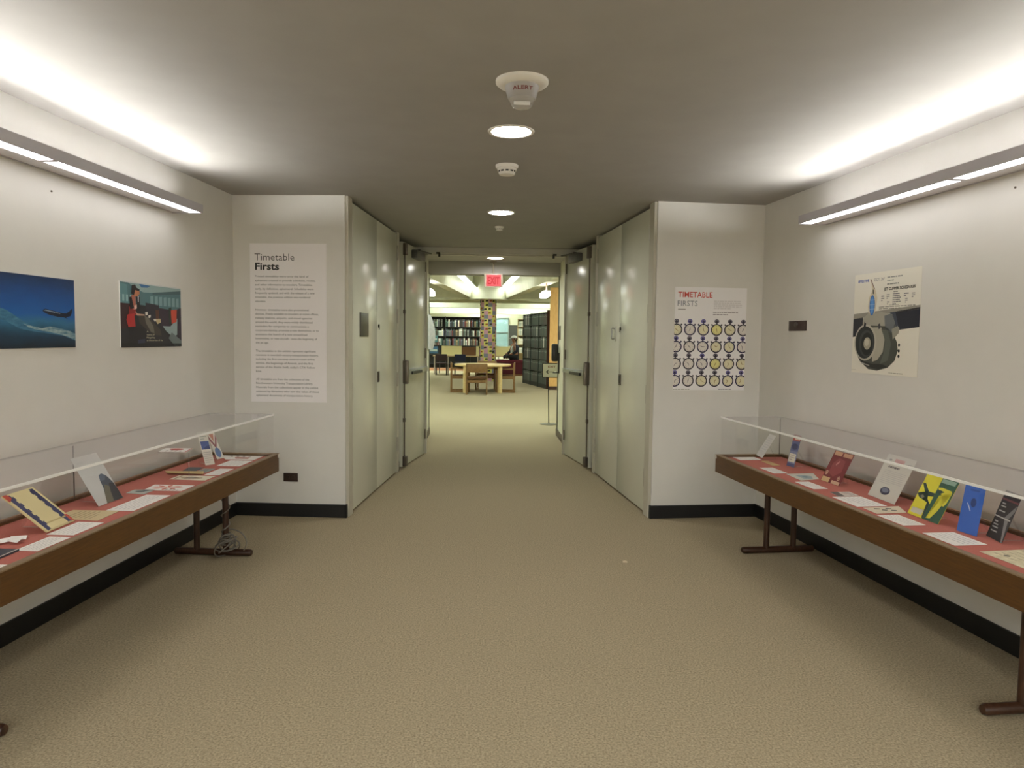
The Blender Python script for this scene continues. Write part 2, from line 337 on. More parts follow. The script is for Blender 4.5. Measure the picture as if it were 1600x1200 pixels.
# ------------------------------------------------------------------ open hall doors with panic bars
def hall_door(sg, n):
    free, hinge = Vector((sg * 1.03, 7.87)), Vector((sg * 0.868, 8.845))
    d = hinge - free; Ln = d.length
    if sg < 0: o, rz, X = free, math.atan2(d.y, d.x), (lambda q: q)
    else: o, rz, X = hinge, math.atan2(-d.y, -d.x), (lambda q: Ln - q)
    def bx(a, b, *r):
        p, q = sorted((X(a), X(b))); return (p, q, *r)
    dr = struct('door_%d' % n, MB().box(*bx(0, Ln, 0, 0.045, 0.012, 2.475), DOORP, 0.002), 'open flush hall door with panic bar standing beside the cupboard with the ' + ('plaque' if sg < 0 else 'chrome hook'), 'door', (o.x, o.y, 0), rz, True)
    MB().tube([(X(0.035), -0.014, 0.12), (X(0.035), -0.014, 2.38)], 0.008, DKSTEEL, 8).build('latch_rod', dr)
    MB().box(*bx(0.008, 0.062, -0.045, 0, 2.33, 2.46), DKSTEEL, 0.006).build('top_latch', dr, True)
    MB().box(*bx(0.008, 0.066, -0.045, 0, 0.02, 0.13), DKSTEEL, 0.006).build('bottom_latch', dr, True)
    for z in (1.72, 0.53):
        MB().box(*bx(0.018, 0.052, -0.026, 0, z - 0.022, z + 0.022), DKSTEEL, 0.003).build('rod_guide', dr)
    c = MB().box(*bx(0.006, 0.070, -0.062, 0, 0.93, 1.19), mat((130, 122, 112), 0.35, 0.7), 0.016).build('latch_case', dr, True)
    b = MB().box(*bx(0.075, Ln - 0.09, -0.062, 0.0, 1.035, 1.085), STEEL, 0.006).build('push_bar', dr, True)
    p = MB().box(*bx(0.15, Ln - 0.42, -0.078, -0.060, 1.030, 1.066), mat((28, 28, 28), 0.4), 0.003).build('push_pad', b)
    p['label'] = 'black touch pad of the bar'
    MB().box(*bx(Ln - 0.09, Ln - 0.03, -0.05, 0, 1.03, 1.09), STEEL, 0.008).build('end_cap', b, True)
    cl = MB().box(*bx(Ln - 0.64, Ln - 0.30, -0.075, 0.0, 2.335, 2.43), GREYCL, 0.012).build('door_closer', dr, True)
    cl['label'] = 'grey closer box'
    MB().tube([(X(Ln - 0.45), -0.04, 2.445), (X(Ln - 0.2), -0.05, 2.45), (X(Ln - 0.02), -0.08, 2.455)], 0.009, mat((70, 68, 62), 0.5, 0.4), 6).box(*bx(Ln - 0.47, Ln - 0.43, -0.06, -0.02, 2.43, 2.452), GREYCL).build('closer_arm', cl)
    for z in (2.3, 1.25, 0.25):
        MB().tube([(X(Ln + 0.004), -0.004, z - 0.06), (X(Ln + 0.004), -0.004, z + 0.06)], 0.009, DKSTEEL, 8).build('hinge', dr)
hall_door(-1, 5); hall_door(1, 6)

# ------------------------------------------------------------------ printed sheets
_T = {}
def text_mesh(body, bold):
    k = (body, bold)
    if k in _T: return _T[k]
    cu = bpy.data.curves.new('lettering', 'FONT'); cu.body = body; cu.size = 1.0; cu.resolution_u = 2; cu.offset = bold; cu.fill_mode = 'FRONT'
    o = bpy.data.objects.new('lettering', cu); COL.objects.link(o)
    bpy.context.view_layer.update()
    dg = bpy.context.evaluated_depsgraph_get(); ev = o.evaluated_get(dg); me = ev.to_mesh()
    v = [(p.co.x, p.co.y) for p in me.vertices]; f = [list(p.vertices) for p in me.polygons]
    ev.to_mesh_clear(); bpy.data.objects.remove(o); bpy.data.curves.remove(cu)
    _T[k] = (v, f); return _T[k]
def clip(poly, x0, x1, y0, y1):
    for ax, lim, sgn in ((0, x0, 1), (0, x1, -1), (1, y0, 1), (1, y1, -1)):
        out = []
        for i, p in enumerate(poly):
            q = poly[i - 1]; ip = (p[ax] - lim) * sgn >= 0; iq = (q[ax] - lim) * sgn >= 0
            if ip != iq:
                t = (lim - q[ax]) / (p[ax] - q[ax]); out.append((q[0] + t * (p[0] - q[0]), q[1] + t * (p[1] - q[1])))
            if ip: out.append(p)
        poly = out
        if not poly: break
    return poly
class Print:
    """flat print: u to the viewer's right, v up, both 0..1 on the quad bl, br, tr, tl"""
    def __init__(s, bl, br, tr, tl, th=0.0012):
        s.q = [Vector(p) for p in (bl, br, tr, tl)]; s.n = (s.q[1] - s.q[0]).cross(s.q[3] - s.q[0]).normalized()
        s.W = (s.q[1] - s.q[0]).length; s.Hh = (s.q[3] - s.q[0]).length; s.th = th
        s.c = sum(s.q, Vector()) / 4 - s.n * 0
        s.base = MB(); s.pic = MB(); s.let = MB()
        for b in (s.pic, s.let): b.raw = True
    def at(s, u, v, layer):
        a = s.q[0].lerp(s.q[1], u); b = s.q[3].lerp(s.q[2], u)
        return a.lerp(b, v) + s.n * (s.th + 0.00022 * layer)
    def sheet(s, m):
        b = [p for p in s.q]; t = [p + s.n * s.th for p in s.q]
        s.base.add(b + t, [(3, 2, 1, 0), (4, 5, 6, 7), (0, 1, 5, 4), (1, 2, 6, 5), (2, 3, 7, 6), (3, 0, 4, 7)], m); return s
    def poly(s, pts, rgb, layer=1, rough=0.5, clipped=True, dest=None, m=None):
        if clipped: pts = clip(list(pts), 0, 1, 0, 1)
        if len(pts) < 3: return s
        ar = sum(pts[i - 1][0] * p[1] - p[0] * pts[i - 1][1] for i, p in enumerate(pts))
        if ar < 0: pts = pts[::-1]
        (dest or s.pic).add([s.at(u, v, layer) for u, v in pts], [list(range(len(pts)))], m or mat(rgb, rough)); return s
    def rect(s, u0, u1, v0, v1, rgb, layer=1, **k): return s.poly([(u0, v0), (u1, v0), (u1, v1), (u0, v1)], rgb, layer, **k)
    def disc(s, u, v, ru, rv, rgb, layer=1, n=20, a0=0.0, rot=0.0):
        c, q = math.cos(rot), math.sin(rot)
        P = []
        for k in range(n):
            x, y = ru * math.cos(2 * math.pi * k / n), rv * math.sin(2 * math.pi * k / n); P.append((u + x * c - y * q, v + x * q + y * c))
        return s.poly(P, rgb, layer)
    def ring(s, u, v, ru, rv, th, rgb, layer=1, n=24):
        for k in range(n):
            a, b = 2 * math.pi * k / n, 2 * math.pi * (k + 1) / n
            s.poly([(u + ru * math.cos(a), v + rv * math.sin(a)), (u + ru * math.cos(b), v + rv * math.sin(b)), (u + ru * (1 - th) * math.cos(b), v + rv * (1 - th) * math.sin(b)), (u + ru * (1 - th) * math.cos(a), v + rv * (1 - th) * math.sin(a))], rgb, layer)
        return s
    def text(s, body, u, v, h, rgb, layer=2, bold=0.0, sx=1.0, width=None, align='l'):
        """cap height h (fraction of the sheet height), baseline at v"""
        vs, fs = text_mesh(body, bold)
        if not vs: return s
        k = h * s.Hh / 0.73; xs = [p[0] for p in vs]; x0, x1 = min(xs), max(xs)
        kx = k * sx
        if width: kx = width * s.W / (x1 - x0)
        off = u - (0 if align == 'l' else (x1 - x0) * kx / s.W * (0.5 if align == 'c' else 1))
        s.let.add([s.at(off + (p[0] - x0) * kx / s.W, v + p[1] * k / s.Hh, layer) for p in vs], fs, mat(rgb, 0.55)); return s
    def lines(s, u0, u1, v0, v1, n, rgb, layer=2, fill=0.4):
        rnd = random.Random(n * 31 + int(u0 * 100))
        for k in range(n):
            v = v1 - (v1 - v0) * (k + 0.5) / n; h = (v1 - v0) / n * fill / 2; x = u0
            e = u1 if k < n - 1 else u0 + (u1 - u0) * 0.6
            while x < e - 0.02:
                wd = min(rnd.uniform(0.05, 0.16) * (u1 - u0), e - x); s.rect(x, x + wd, v - h, v + h, rgb, layer); x += wd + 0.02 * (u1 - u0)
        return s
    def one(s, name, label, cat, group=None):
        """single loose sheet: paper and print in one mesh, origin at the sheet"""
        mb = MB()
        for src in (s.base, s.pic, s.let):
            o = len(mb.v); mb.v += [tuple(Vector(p) - s.c) for p in src.v]
            for f, mi in zip(src.f, src.mi): mb.f.append([i + o for i in f]); mb.mi.append(mb._m(src.mats[mi]))
        mb.raw = True
        o = mb.build(name, None, False, tuple(s.c)); return tag(o, label, cat, group)
    def poster(s, name, label, cat, group=None):
        r = thing(name, label, cat, tuple(s.q[0]), 0.0, group)
        for nm, src in (('sheet', s.base), ('printed_picture', s.pic), ('lettering', s.let)):
            if src.v:
                src.v = [tuple(Vector(p) - s.q[0]) for p in src.v]; src.build(nm, r)
        return r
def wallquad(loc, rz, x0, x1, z0, z1, off=0.001):
    c, q = math.cos(rz), math.sin(rz); L = Vector(loc)
    f = lambda x, z: L + Vector((c * x + q * off, q * x - c * off, z))
    return f(x0, z0), f(x1, z0), f(x1, z1), f(x0, z1)
PAPER = mat((250, 247, 242), 0.55, name='paper')
CREAM = mat((236, 232, 218), 0.5, name='cream_paper')

# long text poster
p = Print(*wallquad((FLx, FLy, 0), ROT_FL, 0.136, 0.747, 0.918, 2.166)).sheet(mat((245, 242, 242), 0.6))
zz = lambda y: (1.247 - (y - 381) * 0.00504) / 1.248
K = (44, 42, 44)
p.text('Timetable', 0.062, zz(407), 0.0455, K, bold=-0.006, width=0.52)
p.text('Firsts', 0.068, zz(421.5), 0.0455, (24, 22, 24), bold=0.03, width=0.315)
BODY = ((433.2, 6.45, ('Printed timetables were once the kind of', 'ephemera created to provide schedules, routes,', 'and other information to travelers. Timetables,', 'early, by definition, ephemeral. Schedules were', 'frequently updated, and with the release of a new', 'timetable, the previous edition was rendered', 'obsolete.'), (0.70, 0.79, 0.75, 0.765, 0.78, 0.72, 0.14)),
        (485.2, 6.42, ('However, timetables were also promotional', 'devices. Freely available to travelers at ticket offices,', 'railway stations, airports, and travel agencies', 'around the world, they were widely distributed', 'reminders for companies to communicate a', 'corporate identity, promote a new destination, or to', 'announce the launch of a new streamlined', 'locomotive, or new aircraft - even the beginning of', 'the jet age.'), (0.70, 0.83, 0.745, 0.75, 0.70, 0.83, 0.68, 0.81, 0.17)),
        (549.6, 6.35, ('The timetables in this exhibit represent significant', 'moments in twentieth century transportation history,', 'including the first non-stop coast-to-coast airline', 'service, the beginnings of Amtrak, and the first', 'service of the Skokie Swift, today\'s CTA Yellow', 'Line.'), (0.79, 0.825, 0.775, 0.755, 0.78, 0.075)),
        (594.0, 6.4, ('All timetables are from the collections of the', 'Northwestern University Transportation Library.', 'Materials from the collections appear in the exhibit', 'selected by librarians who saw the value of these', 'ephemeral documents of transportation history.'), (0.70, 0.75, 0.82, 0.83, 0.75)))
for y0, pitch, rows, wd in BODY:
    for k, (t, ww) in enumerate(zip(rows, wd)):
        p.text(t, 0.066, zz(y0 + k * pitch), 0.0135, (92, 90, 90), bold=0.0, width=ww)
p.poster('text_poster', 'tall white text poster headed Timetable Firsts on the short wall', 'poster')

# stopwatch poster
p = Print(*wallquad((FRx, FRy, 0), ROT_FR, 0.156, 0.760, 1.045, 1.872)).sheet(mat((244, 242, 242), 0.6))
pu = lambda x: (x - 1053.3) / 114.2; pv = lambda y: 1 - (y - 449.5) / 160.0
p.text('TIMETABLE', pu(1058.2), pv(465.2), 0.055, (196, 62, 44), bold=0.012, width=0.475)
p.text('FIRSTS', pu(1057.6), pv(478.8), 0.055, (112, 120, 128), bold=-0.004, width=0.275)
p.rect(pu(1058.5), pu(1070.5), pv(484.6), pv(483.4), (130, 122, 120), 1)
p.lines(pu(1115), pu(1160), pv(483.5), pv(469), 5, (205, 200, 200), 1, 0.3)
p.lines(pu(1114), pu(1154), pv(493), pv(486), 2, (168, 164, 164), 1, 0.4)
p.lines(pu(1054), pu(1100), pv(609.2), pv(607.3), 1, (150, 148, 120), 1, 0.5)
p.lines(pu(1126), pu(1160), pv(609.2), pv(607.3), 1, (120, 118, 130), 1, 0.5)
rt = p.poster('stopwatch_poster', 'white poster with four rows of printed stopwatches', 'poster')
rnd = random.Random(3)
for r_ in range(4):
    for c_ in range(6):
        q = Print(*wallquad((FRx, FRy, 0), ROT_FR, 0.156, 0.760, 1.045, 1.872))
        u, v = pu(1056.9 + 21.25 * c_ - 0.35 * r_), pv(515.2 + 26.6 * r_); ru, rv = 9.3 / 114.2, 9.3 / 160.0
        yel = c_ == 3 or rnd.random() < 0.35
        q.disc(u, v, ru, rv, (232, 226, 150) if c_ == 3 and r_ in (0, 2) else (230, 224, 190) if yel else (228, 222, 214), 1)
        dk = (38, 34, 72) if rnd.random() < 0.5 else (44, 40, 52)
        q.ring(u, v, ru, rv, 0.2, dk, 2)
        q.rect(u - ru * 0.12, u + ru * 0.12, v + rv, v + rv * 1.25, dk, 2)
        q.ring(u, v + rv * 1.42, ru * 0.42, rv * 0.36, 0.5, (92, 84, 150) if dk[2] > 60 else (90, 84, 100), 2, 10)
        q.disc(u, v + rv * 1.38, ru * 0.2, rv * 0.22, dk, 3, 8)
        for sg in (-1, 1): q.poly([(u + sg * ru * 0.62, v + rv * 0.82), (u + sg * ru * 0.82, v + rv * 0.62), (u + sg * ru * 1.0, v + rv * 0.86), (u + sg * ru * 0.84, v + rv * 1.02)], dk, 2)
        for k in range(12):
            a = k * math.pi / 6; q.disc(u + ru * 0.66 * math.sin(a), v + rv * 0.66 * math.cos(a), ru * 0.055, rv * 0.055, (90, 84, 84), 2, 5)
        a = rnd.uniform(0, 6.28); hand = (150, 120, 60) if yel else (110, 104, 110)
        for ln, an in ((0.6, a), (0.45, a + rnd.uniform(1.5, 4))):
            sx_, cx_ = math.sin(an), math.cos(an)
            q.poly([(u - cx_ * ru * 0.06, v + sx_ * rv * 0.06), (u + cx_ * ru * 0.06, v - sx_ * rv * 0.06), (u + sx_ * ru * ln, v + cx_ * rv * ln)], hand, 3)
        q.pic.v = [tuple(Vector(x) - q.q[0]) for x in q.pic.v]; q.pic.build('stopwatch_print', rt)

# jet engine poster
p = Print(*wallquad(fr('R', 0, 0, 0), ROT_R, 1.258, 1.875, 1.255, 1.873)).sheet(CREAM)
V = lambda v: 1 - v
def PP(pts, rgb, layer=1): p.poly([(a, V(b)) for a, b in pts], rgb, layer)
PP([(0, .40), (.3, .385), (.62, .365), (1, .345), (1, .385), (.6, .405), (.3, .43), (0, .455)], (150, 146, 134))
PP([(0, .45), (.16, .435), (.16, .62), (0, .635)], (28, 30, 42))
PP([(.58, .40), (1, .365), (1, .545), (.62, .575)], (30, 33, 46))
PP([(.58, .40), (.66, .395), (.72, .555), (.62, .575)], (62, 70, 84), 2)
PP([(.16, .45), (.24, .40), (.45, .39), (.62, .42), (.66, .50), (.70, .60), (.60, .66), (.4, .60), (.16, .55)], (168, 164, 150), 2)
PP([(.50, .43), (.60, .41), (.66, .50), (.62, .60), (.52, .56)], (112, 116, 118), 3)
def blob(cu, cv, ru, rv, rgb, layer, n=28): p.disc(cu, V(cv), ru, rv, rgb, layer, n)
PP([(.30, .52), (.52, .53), (.64, .60), (.70, .68), (.72, .76), (.68, .86), (.58, .93), (.42, .965), (.28, .955), (.14, .88), (.06, .78), (.05, .66)], (70, 74, 66), 3)
PP([(.32, .54), (.46, .54), (.52, .66), (.50, .78), (.42, .86), (.34, .88)], (176, 172, 156), 4)
PP([(.46, .56), (.56, .57), (.62, .70), (.58, .86), (.46, .90), (.52, .78), (.53, .66)], (92, 96, 88), 4)
PP([(.10, .84), (.24, .93), (.44, .955), (.58, .92), (.5, .90), (.34, .90), (.2, .88)], (30, 30, 30), 5)
blob(.215, .69, .180, .183, (186, 182, 168), 5); blob(.21, .69, .158, .163, (34, 38, 38), 6); blob(.235, .70, .120, .135, (60, 64, 62), 7)
blob(.245, .705, .095, .115, (26, 28, 28), 8); blob(.25, .70, .058, .062, (172, 166, 146), 9); blob(.242, .69, .034, .036, (200, 196, 178), 10)
PP([(.19, .48), (.22, .50), (.21, .54), (.18, .53)], (40, 42, 46), 6)
PP([(.41, .51), (.44, .50), (.45, .55), (.42, .56)], (60, 62, 66), 6)
for vv in (.71, .765, .815): blob(.735, vv, .016, .016, (30, 30, 30), 5, 8)
PP([(.62, .56), (.70, .53), (.73, .55), (.72, .60), (.64, .66)], (150, 148, 134), 4)
p.poly([(.16, V(.90)), (.3, V(.925)), (.30, V(.915)), (.17, V(.89))], (170, 168, 160), 7)
PP([(.265, .075), (.30, .12), (.35, .18), (.375, .25), (.365, .34), (.345, .405), (.25, .415), (.235, .33), (.25, .24), (.295, .17)], (214, 204, 176), 2)
PP([(.255, .06), (.27, .06), (.335, .16), (.325, .165)], (132, 104, 96), 3)
PP([(.30, .165), (.315, .165), (.322, .21), (.305, .21)], (60, 56, 40), 3)
blob(.302, .32, .043, .10, (66, 120, 190), 4); blob(.302, .32, .026, .085, (96, 156, 220), 5)
for k in range(3): p.rect(.262, .342, V(.27 + .045 * k), V(.267 + .045 * k), (190, 214, 236), 6)
p.text('EFFECTIVE', .06, V(.083), .026, (64, 92, 176), bold=.03, width=.175, layer=3)
p.text('OCT. 26*', .315, V(.085), .030, (120, 118, 124), width=.165, layer=3)
p.lines(.52, .93, V(.075), V(.048), 1, (150, 150, 144)); p.lines(.52, .70, V(.105), V(.08), 1, (158, 158, 150)); p.lines(.52, .84, V(.142), V(.112), 1, (146, 146, 138))
p.text('JET CLIPPER SCHEDULES', .475, V(.185), .027, (52, 54, 46), bold=.03, width=.45, layer=3)
p.lines(.62, .74, V(.215), V(.195), 1, (130, 130, 122))
for u0, u1, v0, v1, n in ((.44, .50, .23, .29, 3), (.52, .58, .22, .27, 3), (.53, .58, .29, .325, 2), (.61, .73, .215, .33, 6), (.77, .85, .22, .26, 2), (.79, .84, .27, .32, 3), (.88, .94, .225, .275, 3)):
    p.lines(u0, u1, V(v1), V(v0), n, (108, 106, 112), 2, 0.5)
p.lines(.41, .95, V(.37), V(.335), 2, (120, 118, 108)); p.lines(.56, .82, V(.335), V(.322), 1, (150, 148, 138))
p.lines(.0, .16, V(.975), V(.965), 1, (190, 188, 172)); p.lines(.6, .97, V(.985), V(.972), 1, (120, 118, 100))
p.poster('engine_poster', 'cream poster of a jet engine under a wing on the wall', 'poster')

# airliner photograph: gradient sky, clouds, airliner
def sky_mat():
    mt = bpy.data.materials.new('printed_sky'); mt.use_nodes = True; nt = mt.node_tree; b = nt.nodes['Principled BSDF']; b.inputs['Roughness'].default_value = 0.45
    tc = nt.nodes.new('ShaderNodeTexCoord'); sp = nt.nodes.new('ShaderNodeSeparateXYZ'); nz = nt.nodes.new('ShaderNodeTexNoise')
    nz.inputs['Scale'].default_value = 9; nz.inputs['Detail'].default_value = 7
    mp = nt.nodes.new('ShaderNodeMapping'); mp.inputs['Scale'].default_value = (1, 1, 2.4)
    ad = nt.nodes.new('ShaderNodeMath'); ad.operation = 'MULTIPLY_ADD'; ad.inputs[1].default_value = 0.16
    rp = nt.nodes.new('ShaderNodeValToRGB'); cr = rp.color_ramp
    stops = ((0.0, (10, 28, 44)), (0.15, (16, 52, 78)), (0.27, (30, 86, 116)), (0.36, (44, 110, 150)), (0.46, (16, 92, 168)), (0.68, (12, 78, 150)), (1.0, (12, 40, 78)))
    cr.elements[0].position = 0; cr.elements[0].color = srgb(stops[0][1]); cr.elements[1].position = 1; cr.elements[1].color = srgb(stops[-1][1])
    for q, c in stops[1:-1]:
        e = cr.elements.new(q); e.color = srgb(c)
    nt.links.new(tc.outputs['Generated'], sp.inputs[0]); nt.links.new(tc.outputs['Object'], mp.inputs['Vector']); nt.links.new(mp.outputs['Vector'], nz.inputs['Vector'])
    sb = nt.nodes.new('ShaderNodeMath'); sb.operation = 'SUBTRACT'; sb.inputs[1].default_value = 0.08
    nt.links.new(nz.outputs['Fac'], ad.inputs[0]); nt.links.new(sp.outputs['Z'], ad.inputs[2]); nt.links.new(ad.outputs[0], sb.inputs[0]); nt.links.new(sb.outputs[0], rp.inputs['Fac'])
    nt.links.new(rp.outputs['Color'], b.inputs['Base Color'])
    return mt
def cloud_mat(a, b_):
    return noisy('printed_cloud', a, b_, 26, 0.5, detail=7, stretch=(1, 1, 3))
p = Print(*wallquad(fr('L', 0, 0, 0), ROT_L, -2.485, -1.921, 1.372, 1.728), th=0.007).sheet(mat((238, 238, 236), .5)); p.poly([(0, 0), (1, 0), (1, 1), (0, 1)], None, 0.5, m=sky_mat())
CL1, CL2 = cloud_mat((70, 116, 136), (168, 188, 190)), cloud_mat((40, 96, 130), (70, 128, 158))
p.poly([(0, .56), (.16, .50), (.34, .36), (.52, .26), (.70, .29), (.84, .27), (1, .18), (1, .10), (.84, .17), (.66, .20), (.5, .22), (.3, .26), (.14, .36), (0, .40)], None, 1, m=CL2)
p.poly([(.34, .33), (.44, .30), (.56, .27), (.66, .30), (.80, .275), (.92, .24), (1, .20), (1, .105), (.90, .155), (.78, .195), (.64, .225), (.5, .25), (.4, .28)], None, 2, m=CL1)
fus = [(.575, .515), (.585, .535), (.61, .545), (.70, .525), (.80, .50), (.88, .492), (.925, .53), (.955, .565), (.965, .56), (.955, .50), (.935, .455), (.86, .435), (.76, .44), (.65, .465), (.59, .495)]
p.poly(fus, (16, 26, 52), 3)
p.poly([(.585, .520), (.61, .532), (.70, .514), (.80, .490), (.80, .482), (.70, .50), (.61, .518)], (150, 166, 186), 4)
p.poly([(.70, .47), (.735, .50), (.75, .495), (.74, .465)], (20, 28, 48), 5)
p.poly([(.80, .45), (.90, .415), (.88, .432), (.84, .455)], (14, 22, 44), 5)
p.rect(.0, 1, .985, 1.0, (214, 214, 212), 2)
p.poster('airliner_photograph', 'blue photograph print of an airliner over clouds', 'photograph')

# cabin photograph
p = Print(*wallquad(fr('L', 0, 0, 0), ROT_L, -1.519, -0.833, 1.365, 1.756), th=0.007).sheet(mat((238, 238, 236), .5)); p.rect(0, 1, 0, 1, (40, 40, 44), 0.4)
def C(pts, rgb, layer=1): p.poly([(a, 1 - b) for a, b in pts], rgb, layer)
C([(0, 0), (1, 0), (1, .38), (.75, .38), (.55, .36), (.3, .34), (0, .33)], (84, 122, 128))
C([(.1, .0), (1, .0), (1, .10), (.55, .13), (.35, .14), (.2, .08)], (150, 176, 176), 2); C([(.28, .01), (.46, .03), (.42, .06), (.32, .07)], (66, 116, 168), 3)
C([(.5, .13), (1, .05), (1, .11), (.5, .17)], (70, 100, 106), 3); C([(0, .03), (.1, .05), (.12, .33), (0, .33)], (96, 140, 146), 2)
for k in range(7): C([(.46 + .075 * k, .19), (.51 + .075 * k, .18), (.51 + .075 * k, .33), (.46 + .075 * k, .33)], (128, 162, 168), 3)
for k in range(3): C([(.03 + .055 * k, .20), (.06 + .055 * k, .20), (.06 + .055 * k, .30), (.03 + .055 * k, .30)], (148, 184, 188), 3)
C([(0, .33), (.14, .34), (.13, .7), (0, .72)], (60, 34, 38), 2)
C([(.38, .30), (.60, .32), (.62, .62), (.40, .60)], (44, 44, 54), 3); C([(.60, .37), (.80, .39), (.82, .66), (.64, .68)], (54, 40, 56), 4)
C([(.54, .40), (.60, .40), (.60, .58), (.55, .58)], (92, 56, 40), 5); C([(.77, .36), (.82, .34), (.82, .62), (.78, .62)], (36, 58, 46), 5)
C([(.81, .39), (.92, .37), (.91, .58), (.82, .62)], (206, 76, 52), 6); C([(.93, .36), (1, .34), (1, .92), (.94, .80)], (52, 44, 58), 5)
C([(.66, .66), (.80, .66), (.93, .52), (.92, .80), (.84, .84), (.72, .74)], (150, 170, 172), 5); C([(.82, .76), (1, .9), (1, 1), (.88, 1), (.76, .86)], (110, 122, 122), 6)
C([(.53, .55), (.62, .54), (.63, .60), (.57, .63)], (198, 182, 140), 7); C([(.50, .55), (.55, .545), (.55, .585), (.52, .59)], (214, 208, 196), 8)
C([(.37, .45), (.41, .44), (.41, .49), (.375, .50)], (224, 220, 210), 7); C([(.42, .50), (.46, .485), (.455, .53), (.425, .54)], (224, 220, 210), 7)
C([(.26, .48), (.38, .49), (.5, .60), (.62, .72), (.64, .82), (.5, .80), (.36, .70), (.28, .62)], (66, 60, 52), 4)
C([(.36, .50), (.42, .54), (.50, .66), (.52, .78), (.46, .76), (.38, .62)], (112, 108, 98), 5)
C([(.12, .70), (.36, .68), (.42, .9), (.10, .98)], (34, 32, 36), 3)
# attendant in a red dress, dark cap and jacket
C([(.10, .50), (.20, .48), (.215, .68), (.11, .69), (.08, .58)], (186, 44, 44), 8); C([(.12, .38), (.21, .37), (.24, .50), (.12, .52)], (150, 40, 40), 7)
C([(.13, .24), (.16, .22), (.20, .40), (.14, .42)], (30, 24, 28), 9); C([(.23, .20), (.29, .22), (.29, .42), (.25, .44)], (30, 24, 28), 9)
C([(.16, .20), (.22, .20), (.23, .40), (.18, .42)], (176, 104, 84), 8); C([(.20, .36), (.24, .34), (.24, .40), (.20, .42)], (230, 190, 176), 10)
C([(.19, .12), (.28, .11), (.29, .17), (.25, .22), (.19, .20)], (196, 128, 92), 9); C([(.17, .05), (.22, .035), (.24, .08), (.29, .10), (.28, .13), (.22, .12), (.20, .20), (.16, .18)], (26, 20, 24), 10)
C([(.21, .44), (.25, .48), (.36, .485), (.36, .505), (.24, .51)], (200, 160, 140), 9); C([(.255, .21), (.275, .21), (.27, .30), (.26, .30)], (206, 208, 214), 10)
C([(0, .93), (1, .95), (1, 1), (0, 1)], (24, 22, 26), 6); C([(.25, .885), (.36, .87), (.36, .93), (.25, .94)], (56, 62, 84), 7)
for k, (t, ww, v) in enumerate((('A', .03, .765), ('taste of', .13, .815), ('Flagship', .14, .86), ('at the service of the', .27, .905))):
    p.text(t, .385, 1 - v, .026, (208, 202, 172), layer=12, bold=.01, width=ww)
p.rect(0, 1, .982, 1.0, (206, 210, 208), 8)
p.poster('cabin_photograph', 'photograph print of an attendant in red inside an airliner cabin', 'photograph')

# ------------------------------------------------------------------ wall lights
def wall_light(sd):
    r = thing('wall_light', 'long grey linear wall light glowing above the ' + ('two aviation photographs' if sd == 'L' else 'jet engine poster'), 'light', fr(sd, 0, 0, 2.246), ROT[sd], 'linear wall lights')
    def bx(s0, s1, t0, t1, z0, z1): a, b = lx(sd, s0, s1); return (a, b, -t1, -t0, z0, z1)
    S0, S1, pitch = 0.90, 6.62, 1.40
    h = MB()
    h.box(*bx(S0, S1, 0.196, 0.206, 0.0, 0.054), ALU).box(*bx(S0, S0 + 0.01, 0.0, 0.206, 0.0, 0.054), ALU).box(*bx(S1 - 0.01, S1, 0.0, 0.206, 0.0, 0.054), ALU)
    q0, q1, *_q = bx(S0, S1, 0, 0, 0, 0)
    h.add([(q0, -0.122, -0.002), (q1, -0.122, -0.002), (q1, 0, 0.004), (q0, 0, 0.004), (q0, -0.122, 0.008), (q1, -0.122, 0.008), (q1, 0, 0.012), (q0, 0, 0.012)], [(0, 1, 2, 3), (4, 5, 6, 7), (0, 1, 5, 4), (3, 2, 6, 7), (0, 3, 7, 4), (1, 2, 6, 5)], ALUIN)
    h.box(*bx(S0, S0 + 0.004, 0.0, 0.2, -0.002, 0.01), ALU).box(*bx(S0, S1, 0.0, 0.008, 0.0, 0.05), ALU).box(*bx(S0, S1, 0.0, 0.2, 0.012, 0.018), ALU)
    h.build('housing', r)
    n = 4
    for k in range(n):
        a = S0 + 0.02 + k * pitch; b = a + pitch - 0.035
        w0, w1, *_q = bx(a, b, 0, 0, 0, 0)
        MB().add([(w0, -0.124, 0.0), (w1, -0.124, 0.0), (w1, -0.195, 0.002), (w0, -0.195, 0.002), (w0, -0.124, 0.008), (w1, -0.124, 0.008), (w1, -0.195, 0.010), (w0, -0.195, 0.010)], [(0, 1, 2, 3), (4, 5, 6, 7), (0, 1, 5, 4), (3, 2, 6, 7), (0, 3, 7, 4), (1, 2, 6, 5)], LENS).build('lens', r)
        x0_, x1_, *_q = bx(a, b, 0, 0, 0, 0)
        MB().box(x0_, x1_, -0.104, -0.100, 0.016, 0.054, UPGLOW).build('uplight', r)
        MB().box(x0_, x1_, -0.0995, -0.094, 0.012, 0.056, ALUIN).build('reflector', r)
        MB().box(*bx(b, b + 0.035, 0.12, 0.196, -0.002, 0.010), ALU).build('lens_divider', r)
    return r
wall_light('L'); wall_light('R')

